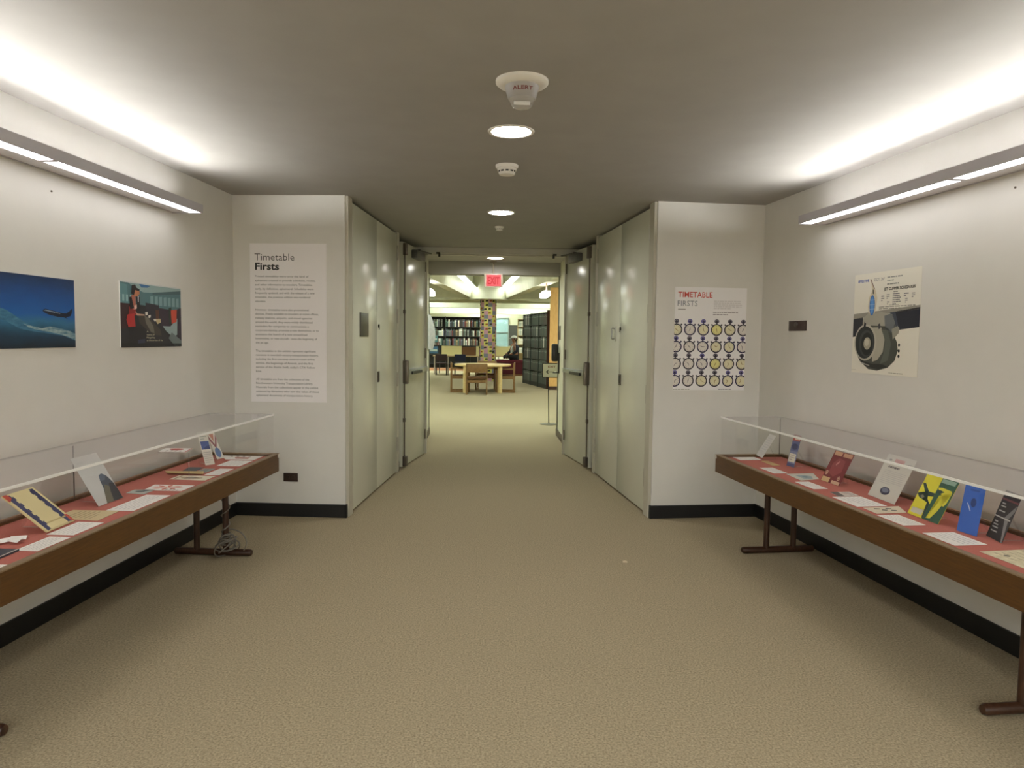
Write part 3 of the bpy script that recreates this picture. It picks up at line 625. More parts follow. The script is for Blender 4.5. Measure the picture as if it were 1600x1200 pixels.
# ------------------------------------------------------------------ ceiling devices
def downlight(y, label, z=HC, x=0.0):
    r = thing('downlight', label, 'light', (x, y, z), 0, 'round ceiling downlights')
    MB().lathe([(0.106, 0.022), (0.105, -0.004), (0.108, -0.006), (0.121, -0.006), (0.124, 0.0)], WHITEP, 40, cap=False).build('trim_ring', r, True)
    MB().lathe([(0.0, 0.018), (0.105, 0.018)], DOWNGLOW, 40, cap=False).build('lens', r)
downlight(3.87, 'round recessed downlight between the strobe alarm and the large smoke detector')
downlight(6.34, 'round recessed downlight between the large and the small smoke detector')
downlight(9.95, 'round recessed downlight just in front of the exit sign')
for y, lb in ((1.40, 'round recessed downlight in front of the strobe alarm'), (-1.07, 'round recessed downlight near the opening to the added entrance hall')): downlight(y, lb)
def detector(y, s, label):
    r = thing('smoke_detector', label, 'smoke detector', (0, y, HC))
    MB().lathe([(0.072 * s, 0), (0.072 * s, -0.012 * s), (0.066 * s, -0.02 * s), (0.062 * s, -0.02 * s)], WHITEP, 32).build('base', r, True)
    MB().lathe([(0.060 * s, -0.02 * s), (0.060 * s, -0.036 * s), (0.050 * s, -0.036 * s), (0.050 * s, -0.046 * s), (0.054 * s, -0.046 * s), (0.048 * s, -0.06 * s), (0.02 * s, -0.066 * s), (0.0, -0.066 * s)], WHITEP, 32).build('sensor_cap', r, True)
    for k in range(10):
        a = k * math.pi / 5
        MB().box(-0.009 * s, 0.009 * s, 0.049 * s, 0.0525 * s, -0.046 * s, -0.036 * s, mat((40, 38, 34), 0.6)).build('slot', r, rotz=a)
detector(4.62, 1.0, 'white ribbed smoke detector between the two lobby downlights'); detector(7.14, 0.62, 'small white smoke detector near the doorway header')
r = thing('strobe_alarm', 'white ceiling strobe alarm marked ALERT with clear flash lens', 'alarm', (0.02, 3.12, HC))
MB().lathe([(0.112, 0), (0.112, -0.012), (0.100, -0.022), (0.07, -0.026)], WHITEP, 40).build('base', r, True)
MB().lathe([(0.074, -0.024), (0.060, -0.074), (0.056, -0.078), (0.0, -0.08)], mat((158, 154, 150), 0.35), 40).build('body', r, True)  # grey body carries its backlit shade in the colour
MB().lathe([(0.055, -0.078), (0.042, -0.108), (0.030, -0.114), (0.0, -0.114)], clear('strobe_lens', 0.16, (0.95, 0.95, 0.95), ior=1.9, rough=0.08), 32).build('flash_lens', r, True)
MB().tube([(-0.035, 0, -0.092), (0.035, 0, -0.092)], 0.008, EDGE, 8).build('flash_tube', r)
lt = MB()
vs, fs = text_mesh('ALERT', 0.02); xm = max(v[0] for v in vs)
rad = 0.0672
lt.raw = True
lt.add([((rad + y * .0058) * math.sin((x - xm / 2) * 0.030 / rad), -(rad + y * .0058) * math.cos((x - xm / 2) * 0.030 / rad), -0.056 + y * 0.021) for x, y in vs], fs, mat((110, 48, 44), 0.5))
lt.build('lettering', r)

# ------------------------------------------------------------------ display cases
def case(sd):
    S0, S1 = (0.575, 3.72) if sd == 'L' else (0.505, 3.65)
    r = thing('display_case', 'long low wooden display case with red felt and clear cover below the ' + ('aviation photographs' if sd == 'L' else 'engine poster'), 'display case', fr(sd, 0, 0, 0), ROT[sd], 'museum display cases')
    def bx(s0, s1, t0, t1, z0, z1): a, b = lx(sd, s0, s1); return (a, b, -t1, -t0, z0, z1)
    T0, T1, Z0, Z1 = 0.045, 0.575, 0.474, 0.598
    MB().box(*bx(S0, S1, T1 - 0.02, T1, Z0, Z1), OAK, 0.002).build('front_board', r)
    MB().box(*bx(S0, S1, T0, T0 + 0.02, Z0, Z1), OAK, 0.002).build('back_board', r)
    for a in (S0, S1 - 0.02): MB().box(*bx(a, a + 0.02, T0 + 0.02, T1 - 0.02, Z0, Z1), OAK, 0.002).build('end_board', r)
    MB().box(*bx(S0 + 0.02, S1 - 0.02, T0 + 0.02, T1 - 0.02, Z0 + 0.02, 0.565), OAK).build('bottom_board', r)
    rm = MB()
    rm.box(*bx(S0, S1, T1 - 0.03, T1 + 0.004, Z1, Z1 + 0.006), RIM, 0.001).box(*bx(S0, S1, T0, T0 + 0.016, Z1, Z1 + 0.006), RIM, 0.001)
    for a in (S0 - 0.002, S1 - 0.022): rm.box(*bx(a, a + 0.024, T0, T1, Z1, Z1 + 0.006), RIM, 0.001)
    rm.build('top_rim', r)
    MB().box(*bx(S0 + 0.021, S1 - 0.021, T0 + 0.021, T1 - 0.03, 0.566, 0.582), FELT).build('felt_bed', r)
    MB().box(*bx(S0 + 0.001, S0 + 0.022, T1 - 0.002, T1 + 0.006, 0.575, 0.602), mat((214, 208, 198), 0.5)).build('corner_tape', r)
    # acrylic cover
    G0, G1, GT0, GT1, GZ = S0 + 0.02, S1 - 0.02, 0.085, 0.548, 0.886
    th = 0.005
    MB().box(*bx(G0, G1, GT0, GT1, GZ - th, GZ), GLASST).build('top_pane', r)
    f = MB().box(*bx(G0, G1, GT1 - th, GT1, 0.604, GZ - th), GLASS).build('front_pane', r)
    MB().box(*bx(G0, G1, GT0, GT0 + th, 0.604, GZ - th), GLASS).build('back_pane', r)
    for a in (G0, G1 - th): MB().box(*bx(a, a + th, GT0 + th, GT1 - th, 0.604, GZ - th), GLASS).build('end_pane', r)
    e = MB().box(*bx(G0, G1, GT1, GT1 + 0.004, GZ - 0.009, GZ + 0.002), EDGE).build('edge_glint', r); e['label'] = 'white strip painted as the glint along the front edge of the cover'
    MB().box(*bx(G0, G1, GT0 - 0.003, GT0 - 0.0005, GZ - 0.006, GZ + 0.001), mat((176, 172, 168), 0.5)).build('rear_edge', r)
    MB().box(*bx(G0 - 0.003, G0 - 0.0005, GT0, GT1, GZ - 0.006, GZ + 0.001), mat((196, 193, 188), 0.5)).build('end_edge', r)
    sm = S0 + 1.62 - 0.12 if sd == 'L' else S0 + 0.02
    if sd == 'L': MB().box(*bx(2.085, 2.091, GT0 + 0.006, GT0 + 0.010, 0.604, GZ - 0.01), mat((92, 84, 78), 0.5)).build('cover_joint', r)
    else: MB().box(*bx(0.470 + 0.068, 0.470 + 0.074, GT0 + 0.006, GT0 + 0.010, 0.604, GZ - 0.01), mat((92, 84, 78), 0.5)).build('cover_joint', r)
    for s in ((1.053, 3.19) if sd == 'L' else (0.985, 3.10)):
        x = SG[sd] * s
        ft = MB().tube([(x, -0.058, 0.023), (x, -0.066, 0.023), (x, -0.56, 0.023), (x, -0.572, 0.023)], [0.018, 0.0225, 0.0225, 0.018], LEGM, 14).build('foot_bar', r, True)
        for t in (0.205, 0.40): MB().tube([(x, -t, 0.03), (x, -t, Z0 + 0.01)], 0.0195, LEGM, 14).build('leg', r, True)
    return r
case('L'); case('R')

# things in the cases
ZF = 0.5832
def flat(sd, pts, z=ZF, th=0.0012):
    """pts: four (s, t) corners -> quad seen from the front of the case (bl, br, tr, tl)"""
    P3 = [fr(sd, s, t, z) for s, t in pts]
    cx = sum((q for q in P3), Vector()) / 4
    if sd == 'L': key = lambda q: (q[1], q[0])
    pr = Print(*P3, th=th)
    if pr.n.z < 0: pr = Print(P3[1], P3[0], P3[3], P3[2], th=th)
    return pr
def srect(sd, s0, s1, t0, t1, skew=0.0):
    # near corner order for a reader standing in the room: bottom edge at large t
    if sd == 'L': return [(s1, t1), (s0 - 0, t1), (s0, t0), (s1, t0)]
    return [(s0, t1), (s1, t1), (s1, t0), (s0, t0)]
def caption(sd, s0, s1, t0, t1, label, n=5):
    p = flat(sd, srect(sd, s0, s1, t0, t1)).sheet(PAPER)
    p.lines(.08, .92, .12, .9, n, (206, 204, 204), 1, 0.28)
    p.one('caption_card', label, 'card', 'white caption cards')
for s0, s1, t0, t1, lb in ((0.79, 1.0, .32, .475, 'white caption card below the diagonal-striped brochure in the left-wall case'), (1.10, 1.31, .39, .48, 'small white caption card beside the grey-green leaflet'),
                           (1.88, 2.23, .35, .485, 'largest white caption card in front of the pale card showing a dark dome'), (2.45, 2.66, .36, .48, 'white caption card in front of the tan leaflet'),
                           (2.69, 2.89, .395, .49, 'white caption card in front of the folded white slips'), (3.06, 3.25, .40, .50, 'white caption card past the dark blue folder')):
    caption('L', s0, s1, t0, t1, lb)
for s0, s1, t0, t1, lb in ((.44, .655, .285, .45, 'white caption card at the cupboard end of the case below the engine poster'), (.96, 1.165, .36, .455, 'white caption card in front of the narrow red and blue brochure'),
                           (1.44, 1.65, .37, .46, 'white caption card in front of the dark red timetable'), (1.86, 2.09, .30, .47, 'wide white caption card in front of the white newsletter'),
                           (2.27, 2.47, .365, .48, 'white caption card in front of the yellow and green timetable'), (2.60, 2.80, .325, .48, 'white caption card in front of the blue brochure')):
    if sd == 'x': pass
    caption('R', max(s0, .53), s1, t0, t1, lb)
# flat leaflets, case under the photographs
p = flat('L', [(.76, .47), (.60, .47), (.60, .15), (.76, .27)]).sheet(PAPER); p.rect(.2, .6, .25, .65, (186, 120, 112), 1).lines(.65, .95, .2, .8, 4, (160, 150, 150)); p.one('leaflet', 'white leaflet with a pinkish print at the far end of the case below the photographs', 'leaflet')
p = flat('L', [(1.315, .385), (1.255, .36), (1.27, .12), (1.315, .155)], z=0.590, th=0.006).sheet(mat((206, 184, 128), 0.6)); p.one('folded_timetable', 'long thin tan folded timetable lying behind the grey-green leaflet', 'timetable')
p = flat('L', [(1.235, .365), (1.11, .365), (1.11, .29), (1.235, .29)]).sheet(mat((150, 160, 156), 0.6)); p.lines(.1, .9, .2, .8, 3, (90, 100, 104)); p.one('leaflet', 'small grey-green leaflet between caption card and navy leaflet', 'leaflet')
p = flat('L', [(1.20, .28), (1.07, .27), (1.07, .17), (1.19, .19)]).sheet(mat((70, 78, 92), 0.5)); p.one('leaflet', 'small navy leaflet behind the grey-green one', 'leaflet')
p = flat('L', [(1.475, .475), (1.345, .475), (1.345, .25), (1.465, .25)]).sheet(mat((230, 224, 204), 0.6)); p.disc(.45, .5, .25, .3, (180, 160, 130), 1, 12).disc(.5, .5, .12, .18, (110, 100, 84), 2, 10).rect(.1, .9, .86, .92, (170, 150, 120), 1); p.one('leaflet', 'cream leaflet with a brown picture in front of the tan folded timetable', 'leaflet')
p = flat('L', [(1.77, .485), (1.62, .485), (1.62, .25), (1.77, .27)]).sheet(PAPER)
for k in range(8):
    a = k * math.pi / 4; p.poly([(.55, .55), (.55 + .3 * math.cos(a - .2), .55 + .3 * math.sin(a - .2)), (.55 + .42 * math.cos(a), .55 + .42 * math.sin(a)), (.55 + .3 * math.cos(a + .2), .55 + .3 * math.sin(a + .2))], (206, 96, 70), 1)
p.lines(.05, .3, .1, .5, 4, (150, 130, 130)); p.one('leaflet', 'white leaflet with a red star burst under the clear riser', 'leaflet')
p = flat('L', [(1.87, .33), (1.75, .33), (1.76, .215), (1.85, .22)]).sheet(mat((184, 190, 184), 0.6)); p.disc(.5, .5, .2, .25, (96, 104, 104), 1, 10).rect(.6, .9, .2, .5, (110, 120, 128), 1); p.one('leaflet', 'pale grey leaflet beside the card showing a dark dome', 'leaflet')
p = flat('L', [(2.42, .43), (2.23, .42), (2.24, .19), (2.40, .19)]).sheet(mat((214, 196, 152), 0.65)); p.lines(.15, .85, .2, .8, 6, (170, 150, 110)); p.one('leaflet', 'tan leaflet lying behind a caption card near the slanted cream timetable', 'leaflet')
q = thing('paper_slips', 'small pile of folded white slips on the red felt', 'paper', fr('L', 2.77, .31, ZF))
for k, (s, t, a, hgt) in enumerate(((2.74, .30, .3, .0), (2.79, .33, -.4, .006), (2.80, .27, .9, .003))):
    c = fr('L', s, t, 0.004 + hgt) - fr('L', 2.77, .31, 0)
    MB().add([(-.03, -.022, 0), (.03, -.022, 0), (.03, .0, .012), (-.03, 0, .012), (.03, .022, .001), (-.03, .022, .001)], [(0, 1, 2, 3), (3, 2, 4, 5)], PAPER).build('slip', q, loc=c, rotz=a)
p = flat('L', [(3.03, .42), (2.89, .415), (2.89, .31), (3.02, .32)], th=0.008).sheet(mat((48, 54, 72), 0.5)); p.rect(0, 1, 0, .06, (220, 216, 206), 1); p.one('folder', 'dark blue folder with a pale edge at the near end of the case', 'folder')
# flat leaflets, case under the engine poster
p = flat('R', [(.70, .315), (.885, .32), (.885, .262), (.70, .262)]).sheet(mat((208, 180, 120), 0.6)); p.rect(.1, .5, .2, .8, (196, 150, 100), 1); p.one('leaflet', 'narrow tan leaflet behind the first two caption cards', 'leaflet')
p = flat('R', [(1.19, .385), (1.40, .40), (1.37, .26), (1.18, .19)]).sheet(mat((212, 212, 200), 0.6)); p.poly([(.2, .2), (.8, .3), (.9, .7), (.5, .8), (.3, .6)], (150, 172, 178), 1).poly([(.4, .4), (.7, .45), (.65, .62), (.45, .6)], (104, 134, 146), 2); p.one('leaflet', 'opened pale blue leaflet beside the dark red timetable', 'leaflet')
p = flat('R', [(1.735, .41), (1.85, .425), (1.84, .295), (1.735, .29)]).sheet(mat((216, 208, 200), 0.6)); p.poly([(0, 0), (1, 0), (1, .3), (0, .4)], (96, 92, 92), 1).lines(.1, .9, .5, .9, 3, (150, 120, 120)); p.one('leaflet', 'small leaflet with a grey lower edge behind the wide caption card', 'leaflet')
p = flat('R', [(2.12, .455), (2.24, .46), (2.23, .29), (2.10, .24)]).sheet(mat((226, 214, 190), 0.6))
for u, v in ((.25, .3), (.5, .45), (.3, .62), (.62, .7)): p.poly([(u - .1, v - .05), (u + .06, v - .1), (u + .14, v + .03), (u, v + .1)], (96, 92, 82), 1)
p.one('leaflet', 'cream leaflet with small dark aircraft pictures in front of the white newsletter', 'leaflet')
p = flat('R', [(2.89, .44), (3.12, .435), (3.12, .225), (2.88, .215)]).sheet(noisy('old_map', (206, 196, 160), (236, 228, 198), 30, 0.6, detail=6)); p.lines(.1, .9, .15, .9, 5, (160, 150, 116), 1, 0.15).disc(.3, .3, .06, .05, (96, 92, 76), 1, 8); p.one('map_sheet', 'beige printed map sheet at the near end of the case below the engine poster', 'map')

# leaning brochures: bottom edge on the felt, leaning back on a small clear easel
def leaning(sd, s0, t0, s1, t1, hgt, lean, draw, name, label, cat, paper=None, tilt=0.0, lift=0.0, th=0.0015):
    """bottom corners given for the viewer's left (s0, t0) and right (s1, t1)"""
    b0, b1 = fr(sd, s0, t0, ZF + 0.001 + lift), fr(sd, s1, t1, ZF + 0.001 + lift)
    e = (b1 - b0); e.z = 0; bk = Vector((-e.y, e.x, 0)).normalized()
    up = (bk * lean + Vector((0, 0, 1))).normalized() * hgt + e * tilt
    p = Print(b0, b1, b1 + up, b0 + up, th=th).sheet(paper or PAPER); draw(p)
    r = thing(name, label, cat, tuple(b0))
    for nm, src in (('sheet', p.base), ('printed_picture', p.pic), ('lettering', p.let)):
        if src.v: src.v = [tuple(Vector(x) - b0) for x in src.v]; src.build(nm, r)
    # clear easel strut behind the sheet
    mid = e * 0.5; nb = bk * (lean * 0.62 * hgt + 0.055)
    top = mid + up * 0.62 - p.n * 0.004
    wv = e.normalized() * 0.012; zf = Vector((0, 0, -0.0008 - lift))
    MB().add([top - wv, top + wv, mid + nb + wv + zf, mid + nb - wv + zf, mid - p.n * 0.003 - wv + zf, mid - p.n * 0.003 + wv + zf, mid + nb * 0.98 + wv + zf, mid + nb * 0.98 - wv + zf],
             [(0, 1, 2, 3), (4, 5, 6, 7)], EASEL).build('easel', r)
    return r
EASEL = clear('easel_acrylic', 0.10)
def d_dome(p):
    p.poly([(.34, 0), (1, 0), (1, .18), (.97, .36), (.88, .50), (.74, .58), (.62, .56), (.55, .46), (.52, .30), (.42, .14)], (72, 82, 96), 1)
    p.poly([(.34, 0), (.62, 0), (.76, .30), (.62, .36), (.46, .2)], (110, 108, 92), 2).poly([(.62, 0), (1, 0), (1, .2), (.97, .34), (.80, .36), (.70, .2)], (42, 46, 56), 3)
    p.poly([(.54, .44), (.6, .55), (.72, .58), (.84, .53), (.74, .44)], (92, 104, 122), 3).lines(.1, .5, .84, .92, 1, (180, 182, 186))
leaning('L', 2.161, .267, 1.96, .269, .275, .6, d_dome, 'brochure', 'pale upright card showing a dark dome in the case below the photographs', 'brochure', mat((206, 208, 206), .55), 0.0)
def d_cream(p):
    for u in (.06, .80): p.rect(u, u + .13, .02, .97, (58, 62, 104), 1)
    for k in range(5):
        p.rect(.19, .235, .15 + .17 * k, .24 + .17 * k, (58, 62, 104), 2); p.rect(.765, .80, .15 + .17 * k, .24 + .17 * k, (58, 62, 104), 2)
    p.rect(.12, .90, .0, .035, (206, 190, 140), 2); p.poly([(0, .82), (.16, .9), (.13, 1), (.0, 1)], (190, 74, 56), 3); p.poly([(.9, .06), (1, .0), (1, .2), (.92, .22)], (190, 74, 56), 3); p.rect(.24, .9, .16, .19, (196, 176, 120), 2)
leaning('L', 2.637, .343, 2.443, .334, .222, .85, d_cream, 'timetable', 'cream timetable with two navy stripes slanting in the case', 'timetable', mat((226, 212, 160), .6), -0.35, th=0.006)
def d_blue(p): p.rect(.06, .94, .46, .70, (74, 92, 150), 1); p.poly([(.1, .46), (.94, .46), (.94, .58), (.5, .54)], (44, 60, 116), 2); p.lines(.15, .85, .74, .94, 3, (150, 160, 150)); p.lines(.1, .9, .05, .4, 6, (178, 176, 170))
leaning('L', 1.001, .245, .948, .283, .238, .5, d_blue, 'brochure', 'narrow white brochure with a blue photograph band', 'brochure', mat((222, 218, 206), .55), 0.0)
def d_chev(p):
    p.poly([(0, .62), (.5, .32), (1, .62), (1, .78), (.5, .46), (0, .78)], (140, 74, 86), 1); p.poly([(.2, .8), (.8, .8), (.5, .55)], (206, 140, 120), 1); p.disc(.5, .2, .38, .16, (96, 126, 176), 1)
leaning('L', .767, .212, .701, .231, .232, .5, d_chev, 'brochure', 'narrow white brochure with a dark red chevron and blue disc', 'brochure', mat((224, 220, 210), .55), 0.0)
# card on a clear riser
r = thing('card_riser', 'tall clear riser tray on a thin stem in the case below the photographs', 'stand', fr('L', 1.44, .36, ZF))
c0 = fr('L', 1.44, .36, 0)
MB().tube([(0, 0, 0.002), (0, 0, 0.156)], 0.004, EASEL, 8).build('stem', r)
MB().lathe([(0.03, 0.0), (0.03, 0.003), (0.0, 0.003)], EASEL, 20).build('foot', r)
tr_ = MB()
q4 = [fr('L', s, t, 0.157) - c0 for s, t in ((1.44, .345), (1.30, .315), (1.30, .14), (1.44, .17))]
tr_.add(q4 + [v + Vector((0, 0, .003)) for v in q4], [(0, 1, 2, 3), (4, 5, 6, 7), (0, 1, 5, 4), (1, 2, 6, 5), (2, 3, 7, 6), (3, 0, 4, 7)], EASEL); tr_.build('tray', r)
p = flat('L', [(1.435, .34), (1.30, .312), (1.30, .142), (1.435, .172)], z=ZF + 0.1604).sheet(PAPER); p.disc(.68, .5, .24, .26, (186, 60, 60), 1, 16).lines(.06, .4, .15, .85, 4, (170, 160, 160)).rect(0, 1, 0, .05, (190, 90, 90), 1); p.one('postcard', 'white card with a red oval lying on the clear riser', 'card')

def d_pale(p): p.lines(.12, .88, .2, .88, 7, (196, 196, 196))
leaning('R', .56, .283, .69, .30, .185, .6, d_pale, 'brochure', 'plain pale card leaning at the cupboard end of the case below the engine poster', 'brochure', mat((214, 212, 208), .55), 0.0, lift=0.02)
def d_rb(p):
    p.rect(0, 1, .8, 1, (150, 60, 56), 1).rect(.3, .95, .84, .95, (220, 200, 180), 2).rect(0, 1, .48, .80, (96, 104, 150), 1).disc(.5, .62, .4, .1, (52, 58, 104), 2, 12).rect(.05, .9, .14, .40, (222, 216, 196), 1).rect(0, 1, 0, .1, (70, 76, 124), 1).lines(.15, .8, .18, .38, 3, (160, 156, 150))
leaning('R', .887, .219, .973, .212, .232, .5, d_rb, 'brochure', 'narrow red and blue brochure leaning in the case', 'brochure', mat((130, 136, 170), .55), -0.9)
def d_red(p):
    p.rect(.05, .45, .86, .99, (208, 160, 130), 1).rect(.52, .97, .86, .98, (208, 160, 130), 1).poly([(.2, .3), (.5, .2), (.8, .4), (.75, .75), (.4, .8), (.2, .6)], (150, 66, 70), 1).poly([(.4, .55), (.52, .7), (.48, .72), (.36, .6)], (206, 140, 136), 2)
    p.disc(.12, .28, .07, .07, (226, 196, 170), 2, 12).disc(.82, .2, .07, .07, (226, 196, 170), 2, 12).rect(.02, .42, .0, .15, (222, 190, 140), 2).rect(.54, .96, -.0, .1, (226, 190, 160), 2).ring(.12, .28, .05, .05, .4, (150, 50, 50), 3, 10).ring(.82, .2, .05, .05, .4, (150, 50, 50), 3, 10)
leaning('R', 1.391, .262, 1.585, .259, .208, .5, d_red, 'timetable', 'dark red timetable with cream tabs leaning in the case', 'timetable', mat((126, 44, 50), .55), 0.0)
def d_white(p):
    p.rect(.32, .66, .80, .93, (214, 120, 116), 1); p.rect(.38, .6, .83, .90, (198, 84, 84), 2); p.poly([(.1, .88), (.16, .91), (.24, .88), (.16, .86)], (84, 84, 96), 1); p.poly([(.78, .87), (.92, .88), (.92, .86), (.78, .85)], (120, 120, 126), 1)
    p.lines(.2, .86, .70, .76, 1, (120, 112, 112), 1, .7); p.lines(.14, .9, .34, .66, 8, (196, 194, 190), 1, .3); p.disc(.5, .2, .17, .085, (60, 62, 90), 2, 20); p.disc(.5, .215, .12, .05, (120, 128, 150), 3, 16)
leaning('R', 1.816, .227, 2.066, .24, .262, .5, d_white, 'newsletter', 'large white newsletter with red heading and dark oval leaning in the case', 'newsletter', mat((216, 214, 204), .55), 0.0)
YEL, GRN = (232, 224, 60), (44, 92, 72)
def d_yg(p):
    p.rect(.5, 1, 0, 1, GRN, 1); p.rect(.52, .94, .86, .95, (150, 180, 164), 2); p.rect(.06, .42, .06, .18, (206, 206, 190), 1)
    # aircraft seen from above, green on yellow, yellow on green
    p.poly([(.02, .74), (.10, .76), (.30, .60), (.50, .60), (.50, .52), (.36, .50), (.12, .48), (.04, .52), (.0, .50), (.10, .42), (.34, .46), (.5, .34), (.5, .0), (.46, .02), (.42, .24), (.40, .36)], (38, 66, 56), 2)
    p.poly([(.12, .46), (.20, .40), (.26, .46), (.18, .50)], (140, 142, 120), 3)
    p.poly([(.5, .74), (.62, .76), (.92, .74), (.96, .70), (.94, .46), (.90, .38), (.80, .40), (.74, .52), (.64, .58), (.72, .44), (.58, .04), (.70, .06), (.80, .24), (.84, .38), (.78, .56), (.6, .66)], YEL, 2)
    p.poly([(.5, .66), (.6, .70), (.74, .68), (.66, .63), (.5, .62)], (38, 66, 56), 3)
leaning('R', 2.244, .294, 2.469, .299, .232, .5, d_yg, 'timetable', 'yellow and green timetable with an aircraft silhouette leaning in the case', 'timetable', mat(YEL, .55), 0.0)
def d_bl(p): p.poly([(.25, .62), (.38, .52), (.46, .46), (.48, .48), (.36, .58), (.27, .64)], (190, 204, 226), 1); p.disc(.55, .66, .14, .1, (34, 64, 128), 1, 12); p.rect(.3, .75, .90, .94, (40, 80, 160), 1)
leaning('R', 2.574, .287, 2.682, .276, .222, .5, d_bl, 'brochure', 'plain bright blue brochure leaning in the case', 'brochure', mat((46, 98, 190), .5), -0.55)
def d_dk(p):
    p.rect(0, 1, .80, .84, (120, 70, 76), 1).rect(.0, .95, .44, .465, (200, 198, 194), 2).poly([(.55, .46), (.98, .78), (1, .66), (.8, .46)], (130, 130, 132), 1).poly([(.62, .44), (.84, .44), (1, .0), (.92, .0)], (140, 140, 142), 1)
    for k, v in enumerate((.72, .66, .56, .34, .28, .22, .14)): p.rect(.12, .12 + (.22, .3, .36, .2, .28, .34, .4)[k], v, v + .025, (190, 190, 190), 2)
leaning('R', 2.665, .215, 2.79, .248, .225, .5, d_dk, 'brochure', 'dark charcoal brochure with grey tail fins leaning at the near end of the case', 'brochure', mat((48, 46, 52), .5), -0.4)

# coiled power cord on the leg of the case below the photographs
cc = fr('L', 1.053, .40, 0); rnd = random.Random(5)
mbc = MB(); GC = mat((118, 112, 102), .5, name='grey_cord')
for k in range(7):
    a0 = rnd.uniform(0, 6.28); rx, ry = rnd.uniform(.04, .10), rnd.uniform(.045, .07); tilt = rnd.uniform(.2, 1.25); zc = .055 + .010 * k
    pts = []
    for j in range(28):
        a = 2 * math.pi * j / 28; x, y = rx * math.cos(a), ry * math.sin(a); z = zc + y * math.sin(tilt)
        y *= math.cos(tilt); pts.append((x * math.cos(a0) - y * math.sin(a0) + .018, x * math.sin(a0) + y * math.cos(a0) - .03, max(z, .006)))
    mbc.tube(pts, .0042, GC, 6, True)
loop = [(-.09 + .11 * math.cos(a) + .13, -.05, .10 + .09 * math.sin(a)) for a in [x * .2 - .6 for x in range(12)]]
mbc.tube(loop, .0042, GC, 6)
hel = [(.026 * math.cos(t * .7) , .026 * math.sin(t * .7), .10 + .012 * t) for t in range(30)]
mbc.tube(hel, .0042, GC, 6)
for k in range(4):
    z = .10 + .014 * k; mbc.tube([(.026 * math.cos(a) + .002, .026 * math.sin(a), z + .004 * math.sin(a)) for a in [x * .524 for x in range(12)]], .005, GC, 6, True)
pl = mbc.build('coiled_cable', None, True, tuple(cc)); tag(pl, 'grey power cable coiled around a case leg near the floor', 'cable')

# ------------------------------------------------------------------ wall plates and small marks
def plate(name, label, cat, loc, rz, x0, x1, z0, z1, extra):
    r = thing(name, label, cat, loc, rz)
    MB().box(x0, x1, -0.008, 0, z0, z1, BRONZE, 0.003).build('cover_plate', r, True)
    extra(r, (x0 + x1) / 2, (z0 + z1) / 2)
def outlet(r, x, z):
    for dx in (-0.022, 0.022):
        o = MB().lathe([(0.0155, 0.0), (0.0155, 0.003), (0.0, 0.003)], mat((54, 38, 30), .4), 18).build('socket', r); o.rotation_euler = (R(90), 0, 0); o.location = (x + dx, -0.008, z)
        MB().box(dx + x - .004, dx + x + .004, -0.0115, -0.0112, z + .004, z + .006, BLACKP).box(dx + x - .004, dx + x + .004, -0.0115, -0.0112, z - .006, z - .004, BLACKP).build('slot', r)
plate('power_outlet', 'dark brown power outlet low on the short wall below the text poster', 'outlet', (FLx, FLy, 0), ROT_FL, .392, .508, .281, .350, outlet)
def dimmer(r, x, z):
    o = MB().lathe([(0.02, 0), (0.018, 0.012), (0.0, 0.013)], mat((92, 84, 78), .35, .3), 20).build('knob', r, True); o.rotation_euler = (R(90), 0, 0); o.location = (x - .005, -0.008, z + .008)
    for dx in (-.105, .105): MB().lathe([(0.004, 0), (0.004, 0.001)], DKSTEEL, 10).build('screw', r, loc=(x + dx, -0.0085, z))
plate('dimmer_plate', 'long dark bronze wall plate with a knob near the stopwatch poster', 'switch', fr('R', 0, 0, 0), ROT_R, .450, .694, 1.525, 1.599, dimmer)
for k, (sd, s, z, lb) in enumerate((('L', 2.063, 2.154, 'tiny dark nail below the wall light above the photographs'), ('R', 2.479, 2.178, 'tiny dark nail below the wall light near the engine poster'))):
    o = MB().lathe([(0.005, 0), (0.005, 0.004), (0.002, 0.006), (0, 0.006)], DKSTEEL, 10).build('nail', None, False, fr(sd, s, 0, z)); o.rotation_euler = (R(90), 0, ROT[sd]); tag(o, lb, 'nail')
o = MB().add([(-.016, -.006, .001), (.016, -.007, .001), (.017, .006, .006), (-.012, .007, .009), (0, 0, .013)], [(0, 1, 4), (1, 2, 4), (2, 3, 4), (3, 0, 4), (0, 3, 2, 1)], mat((206, 190, 158), .7)).build('paper_scrap', None, False, (0.795, 4.55, 0)); tag(o, 'tiny pale paper scrap lying on the open carpet', 'scrap')

# ------------------------------------------------------------------ passage: exit sign, plaque, dispenser, paper, sign stand
r = thing('exit_sign', 'red lit EXIT sign hanging from the passage ceiling', 'sign', (-0.02, 10.38, 2.17))
MB().box(-.135, .135, -.02, .02, 0, .195, mat((150, 138, 122), .4), .004).build('housing', r, True)
MB().box(-.105, .108, -.0225, -.0195, .016, .178, emit('exit_face', (.78, .13, .14), 1.1)).build('face', r)
MB().tube([(0, 0, .19), (0, 0, .36)], .012, mat((140, 130, 116), .4), 10).build('stem', r)
MB().lathe([(.05, .372), (.05, .352), (.02, .345)], mat((140, 130, 116), .4), 24).build('canopy', r, True)
vs, fs = text_mesh('EXIT', 0.03); xm = max(v[0] for v in vs); k = .175 / xm
lt = MB(); lt.raw = True; lt.add([((x - xm / 2) * k, -.0232, .045 + y * .145) for x, y in vs], fs, emit('exit_letters', (.64, .065, .07), 1.0)); lt.build('lettering', r)
box('room_plaque', (-.008, 0, -.1, .1, -.1, .1), mat((84, 74, 66), .4, .3), None, .002, (.955, 10.42, 1.53)); tag(bpy.data.objects['room_plaque'], 'small dark plaque on the passage wall above the dispenser', 'plaque')
